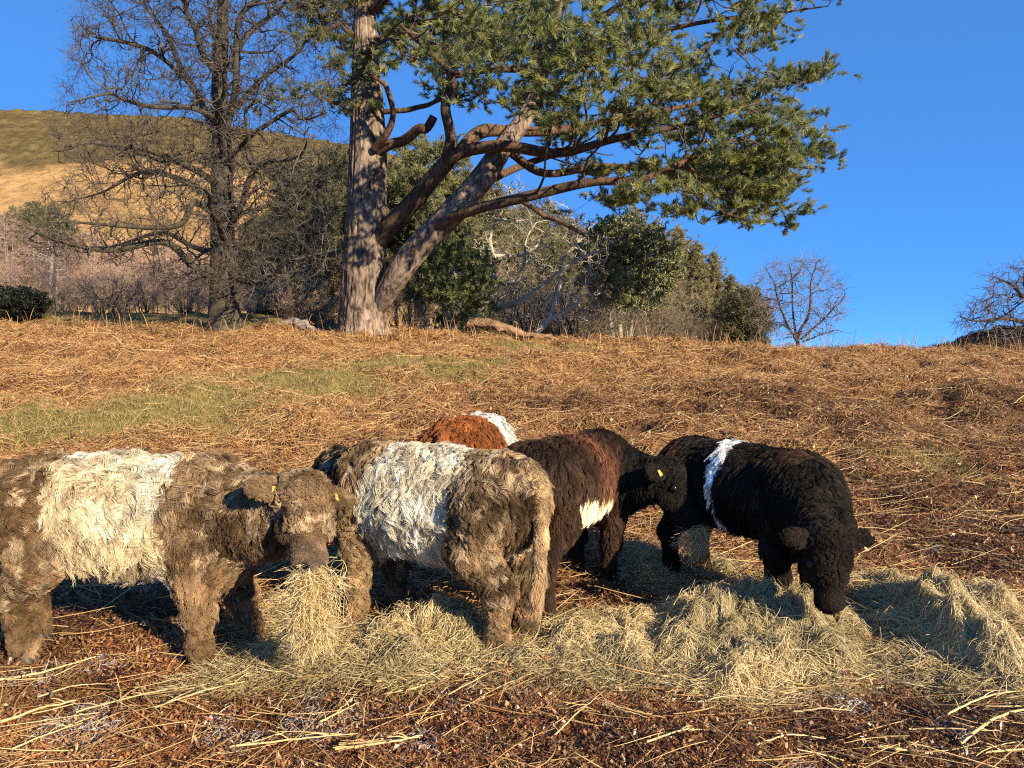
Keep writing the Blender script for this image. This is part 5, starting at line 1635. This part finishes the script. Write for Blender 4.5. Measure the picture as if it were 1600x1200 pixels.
def build_cover():
    rng = np.random.default_rng(77)
    # frond strands
    x, y = spread_points(350000, rng)
    k = keep_bracken(x, y, rng) & (rng.random(len(x)) > 0.35 * dark_spot_mask(x, y)); x, y = x[k], y[k]
    n = len(x)
    sc = np.clip((y / 3.6) ** 0.62, 0.85, 4)
    clump = noise2(x * 4.5, y * 4.5, 71) * 0.6 + noise2(x * 11, y * 11, 72) * 0.4
    L = rng.uniform(0.04, 0.15, n) * sc ** 0.9
    P = strands_on_ground(x, y, L, rng.random(n) * 6.283, rng, 5, rng.uniform(-0.005, 0.055, n) * sstep(0.3, 0.75, clump) * (0.7 + 0.8 * sstep(5, 9, y)) * sc ** 0.5, rng.normal(0.06, 0.28, n), rng.normal(0, 1.8, n))
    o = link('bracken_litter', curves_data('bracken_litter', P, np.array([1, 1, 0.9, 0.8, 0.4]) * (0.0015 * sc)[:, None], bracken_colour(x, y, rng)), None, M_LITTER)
    tag(o, 'tangled rust brown dead bracken covering the slope', 'bracken', kind='stuff')
    # crumpled pinnae: small bent leaves in rows along broken frond ribs
    nf = 44000
    x, y = spread_points(nf, rng, 2.35, 26)
    k = keep_bracken(x, y, rng); x, y = x[k], y[k]
    nf = len(x)
    sc = np.clip((y / 3.6) ** 0.55, 0.85, 3.2)
    m = 12
    th = rng.random(nf) * 6.283
    Lf = rng.uniform(0.10, 0.24, nf) * sc
    t = np.linspace(0, 1, m)[None]
    cx = x[:, None] + np.cos(th)[:, None] * Lf[:, None] * t
    cyy = y[:, None] + np.sin(th)[:, None] * Lf[:, None] * t
    cz = terrain(cx, cyy) + (rng.uniform(0.0, 0.055, nf) * sstep(0.3, 0.75, noise2(x * 4.5, y * 4.5, 71) * 0.6 + noise2(x * 11, y * 11, 72) * 0.4) * sc ** 0.5)[:, None] + (rng.normal(0.05, 0.2, nf) * Lf)[:, None] * t
    base = np.stack([cx, cyy, cz], -1)
    sd = np.where(np.arange(m) % 2 == 0, 1.0, -1.0)[None]
    ang = th[:, None] + sd * 1.1 + rng.normal(0, 0.35, (nf, m))
    ln = (0.026 * sc ** 1.15)[:, None] * (1.15 - 0.7 * t) * rng.uniform(0.6, 1.2, (nf, m))
    d = np.stack([np.cos(ang), np.sin(ang), rng.normal(0, 0.6, (nf, m))], -1)
    w = np.stack([-np.sin(ang), np.cos(ang), rng.normal(0, 0.9, (nf, m))], -1)
    tip = base + d * ln[..., None]
    mid1 = base + d * (ln * 0.5)[..., None] + w * (ln * 0.23)[..., None] + np.array([0, 0, 1.0]) * (ln * rng.normal(0, 0.2, (nf, m)))[..., None]
    mid2 = base + d * (ln * 0.5)[..., None] - w * (ln * 0.23)[..., None]
    V = np.stack([base, mid1, tip, mid2], 2)
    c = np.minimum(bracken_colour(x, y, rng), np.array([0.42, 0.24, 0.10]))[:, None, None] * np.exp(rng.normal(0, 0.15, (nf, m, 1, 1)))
    frost = (rng.random((nf, m)) < 0.0 * (y < 7)[:, None])[..., None, None]
    c = np.where(frost, np.array([0.40, 0.39, 0.40]), c)
    c = np.broadcast_to(c, V.shape)
    Q = np.arange(nf * m * 4).reshape(-1, 4)
    o = link('bracken_leaves', fast_mesh('bracken_leaves', V.reshape(-1, 3), Q, c.reshape(-1, 3), False), None, M_LITTER)
    tag(o, 'crumpled dead bracken leaves matted on the ground', 'bracken', kind='stuff')
    # straw stems
    x, y = spread_points(13000, rng, 2.35, 27)
    k = keep_bracken(x, y, rng, 0.8) & (rng.random(len(x)) > 0.6 * dark_spot_mask(x, y)) & (rng.random(len(x)) > 0.62 * sstep(6.0, 4.0, y)); x, y = x[k], y[k]
    n = len(x)
    sc = np.clip((y / 3.6) ** 0.45, 0.85, 2.6)
    L = rng.uniform(0.12, 0.5, n) * sc ** 0.8
    th = rng.normal(0.15, 1.0, n) + np.where(rng.random(n) < 0.5, math.pi, 0)
    P = strands_on_ground(x, y, L, th, rng, 6, rng.uniform(0.0, 0.06, n) * sc ** 0.5, np.abs(rng.normal(0, 0.14, n)), rng.normal(0, 0.4, n))
    # straight between a few supports rather than hugging every bump
    tt = np.linspace(0, 1, 6)[None]
    P[:, :, 2] = 0.75 * (P[:, :1, 2] * (1 - tt) + P[:, -1:, 2] * tt) + 0.25 * P[:, :, 2] + 0.012
    straw = np.array([(0.62, 0.42, 0.17), (0.70, 0.50, 0.22), (0.50, 0.31, 0.12), (0.40, 0.21, 0.08), (0.56, 0.34, 0.12)])
    c = straw[rng.integers(0, 5, n)] * np.exp(rng.normal(0, 0.22, (n, 1)))
    o = link('bracken_stems', curves_data('bracken_stems', P, np.array([1, 1, 0.95, 0.9, 0.8, 0.5]) * (rng.uniform(0.0012, 0.0026, n) * sc)[:, None], c), None, M_LITTER)
    tag(o, 'broken straw coloured bracken stems scattered over the slope', 'bracken', kind='stuff')
    # frosted bits in the near hollows
    x, y = spread_points(90000, rng, 2.35, 8)
    k = (noise2(x * 2.4, y * 2.4, 91) * 0.6 + noise2(x * 7, y * 7, 92) * 0.4 > 0.63); x, y = x[k], y[k]
    n = len(x)
    P = strands_on_ground(x, y, rng.uniform(0.015, 0.05, n), rng.random(n) * 6.283, rng, 4, rng.uniform(0.005, 0.035, n), rng.normal(0.1, 0.3, n), rng.normal(0, 1.5, n))
    c = np.array([(0.44, 0.40, 0.36), (0.52, 0.49, 0.45), (0.24, 0.18, 0.14)])[rng.integers(0, 3, n)] * np.exp(rng.normal(0, 0.2, (n, 1)))
    o = link('frosted_litter', curves_data('frosted_litter', P, np.array([1, 1, 0.9, 0.5]) * 0.0016, c), None, M_LITTER)
    tag(o, 'frost-whitened litter in the hollows near the viewer', 'frost', kind='stuff')
    # grass
    x, y = spread_points(420000, rng, 5.5, 28)
    g = grass_mask(x, y); k = rng.random(len(x)) < g * 1.0 + 0.012; x, y = x[k], y[k]
    n = len(x)
    sc = np.clip((y / 6) ** 0.5, 0.9, 3)
    L = rng.uniform(0.04, 0.10, n) * sc
    P = strands_on_ground(x, y, L * 0.55, rng.random(n) * 6.283, rng, 4, -0.003 * np.ones(n), np.zeros(n), rng.normal(0, 0.5, n))
    P[:, :, 2] += L[:, None] * np.array([0, 0.38, 0.62, 0.68])[None] * rng.uniform(0.3, 1.0, (n, 1))
    gc = np.array([(0.27, 0.205, 0.05), (0.37, 0.27, 0.08), (0.47, 0.33, 0.12), (0.19, 0.16, 0.045), (0.56, 0.38, 0.16)])
    c = gc[rng.integers(0, 5, n)] * np.exp(rng.normal(0, 0.2, (n, 1)))
    o = link('grass', curves_data('grass', P, np.array([1, 1, 0.8, 0.3]) * (0.0019 * sc)[:, None], c), None, M_GRASS)
    tag(o, 'short yellow-green winter grass in patches on the slope', 'grass', kind='stuff')
    # upright dead stems along the crest
    x = rng.uniform(-19, 21, 420); y = rng.uniform(21.5, 26.0, 420)
    n = len(x); L = rng.uniform(0.25, 0.75, n)
    P = strands_on_ground(x, y, L * 0.35, rng.random(n) * 6.283, rng, 5, np.zeros(n), np.zeros(n), rng.normal(0, 1, n))
    P[:, :, 2] += L[:, None] * np.array([0, 0.35, 0.65, 0.88, 1.0])[None]
    o = link('upright_stems', curves_data('upright_stems', P, np.array([1, 1, 0.9, 0.7, 0.4]) * 0.007, TAN[rng.integers(0, len(TAN), n)]), None, M_LITTER)
    tag(o, 'thin dead stems standing along the crest of the slope', 'stems', kind='stuff')
    # heather on the dark mound
    x = rng.normal(18.2, 2.2, 26000); y = rng.normal(27.0, 1.6, 26000)
    k = rng.random(len(x)) < heath_mask(x, y); x, y = x[k], y[k]; n = len(x)
    L = rng.uniform(0.10, 0.30, n)
    P = strands_on_ground(x, y, L * 0.5, rng.random(n) * 6.283, rng, 4, np.zeros(n), np.zeros(n), rng.normal(0, 1, n))
    P[:, :, 2] += L[:, None] * np.array([0, 0.35, 0.65, 0.8])[None]
    c = np.array([(0.05, 0.036, 0.028), (0.075, 0.05, 0.035), (0.035, 0.03, 0.022)])[rng.integers(0, 3, n)]
    o = link('heather', curves_data('heather', P, np.array([1, 1, 0.8, 0.4]) * 0.008, c), None, M_LITTER)
    tag(o, 'dark heather covering the mound at the right edge', 'heather', kind='stuff')


def build_stalks():
    """single long stalks in the foreground"""
    rng = np.random.default_rng(99)
    specs = [(-20, 1085, 150, 1048, 'a'), (120, 1130, 330, 1090, 'b'), (240, 1130, 395, 1088, 'b'), (270, 1110, 420, 1150, 'b'), (0, 1150, 120, 1118, 'a'), (60, 1108, 170, 1085, 'b'), (170, 1160, 255, 1200, 'b'),
             (180, 1090, 190, 1140, 'b'), (215, 1090, 255, 1150, 'b'), (350, 1060, 490, 1020, 'b'), (360, 1192, 450, 1170, 'b'), (370, 1196, 560, 1172, 'b'), (530, 1180, 660, 1168, 'a'), (525, 1192, 655, 1176, 'a'),
             (700, 1110, 780, 1060, 'b'), (710, 1128, 830, 1080, 'b'), (770, 1060, 800, 1110, 'b'), (940, 1120, 1010, 1150, 'b'), (1090, 1125, 1200, 1115, 'b'), (1130, 1100, 1136, 1020, 'c'), (1120, 1110, 1140, 1060, 'b'),
             (1360, 1000, 1400, 960, 'c'), (1370, 1180, 1600, 1188, 'a'), (1500, 1186, 1640, 1130, 'a'), (1420, 1160, 1560, 1175, 'b'), (1240, 1130, 1330, 1140, 'b'), (1425, 1070, 1440, 1010, 'c'), (885, 1060, 950, 1045, 'b'),
             (440, 1120, 450, 1185, 'b'), (20, 1190, 130, 1160, 'b'), (500, 1145, 560, 1120, 'b'), (600, 1100, 680, 1085, 'b'), (650, 1150, 700, 1100, 'b'), (860, 1165, 930, 1120, 'b'), (1010, 1180, 1110, 1160, 'b'), (1180, 1185, 1290, 1165, 'b'),
             (300, 1180, 310, 1130, 'c'), (70, 1060, 80, 1020, 'c'), (330, 1045, 335, 1010, 'c'), (568, 1150, 572, 1095, 'c'), (830, 1200, 835, 1150, 'c'), (1555, 1110, 1590, 1040, 'c'), (1480, 1140, 1600, 1100, 'b')]
    labels = {'a': 'thick golden bracken stalk lying flat in the foreground', 'b': 'thin straw-coloured bracken stalk lying among the foreground litter', 'c': 'thin dead stalk standing up from the foreground litter'}
    groups = {'a': 'thick golden stalks in the foreground', 'b': 'thin straw stalks in the foreground', 'c': 'standing dead stalks in the foreground'}
    for i, (u0, v0, u1, v1, kd_) in enumerate(specs):
        a = ground_hit(u0, min(v0, 1230)); a[2] = terrain(a[0], a[1]) + rng.uniform(0.03, 0.06)
        if kd_ == 'c':
            b = at(u1, v1, a[1] + 0.02); b[2] = max(b[2], a[2] + 0.08)
        else:
            b = ground_hit(u1, min(v1, 1230)); b[2] = terrain(b[0], b[1]) + rng.uniform(0.04, 0.08)
        mid = (a + b) / 2 + rng.normal(0, 0.035, 3) * np.linalg.norm(b - a) + np.array([0, 0, 0.01])
        K = 14
        p = resample(np.stack([a, mid, b]), K) + rng.normal(0, 0.0012, (K, 3))
        r = {'a': 0.0062, 'b': 0.0040, 'c': 0.0028}[kd_] * rng.uniform(0.85, 1.2)
        parts = [tubes((p - a)[None], np.linspace(r, r * 0.45, K)[None], 6)]
        for q in range(2, K - 2, 3 if kd_ == 'a' else 4):                     # broken side ribs
            dr = unit(np.array([*(rng.normal(0, 1, 2)), 0.25])) * rng.uniform(0.03, 0.09)
            sp_ = np.stack([p[q] - a, p[q] - a + dr * 0.5 + [0, 0, 0.006], p[q] - a + dr])
            parts.append(tubes(resample(sp_, 5)[None], np.linspace(r * 0.5, r * 0.25, 5)[None], 4))
        V, Q = join_arrays(parts)
        col = np.array({'a': (0.74, 0.52, 0.20), 'b': (0.70, 0.49, 0.21), 'c': (0.48, 0.33, 0.17)}[kd_]) * math.exp(rng.normal(0, 0.15))
        o = link('bracken_stalk', fast_mesh('bracken_stalk', V, Q, np.tile(col, (len(V), 1))), None, M_STALK)
        o.location = a
        tag(o, labels[kd_], 'stalk', groups[kd_])


build_cover()
build_stalks()

by_group = {}
for o in list(COL.objects):
    if o.parent is None and o.get('group'):
        by_group.setdefault(o['group'], []).append(o)
number_labels(by_group['thick golden stalks in the foreground'], 'thick golden bracken stalk lying flat in the foreground, %s from the left')
number_labels(by_group['thin straw stalks in the foreground'], 'thin straw-coloured stalk lying in the foreground, %s from the left')
number_labels(by_group['standing dead stalks in the foreground'], 'thin dead stalk standing up in the foreground, %s from the left')
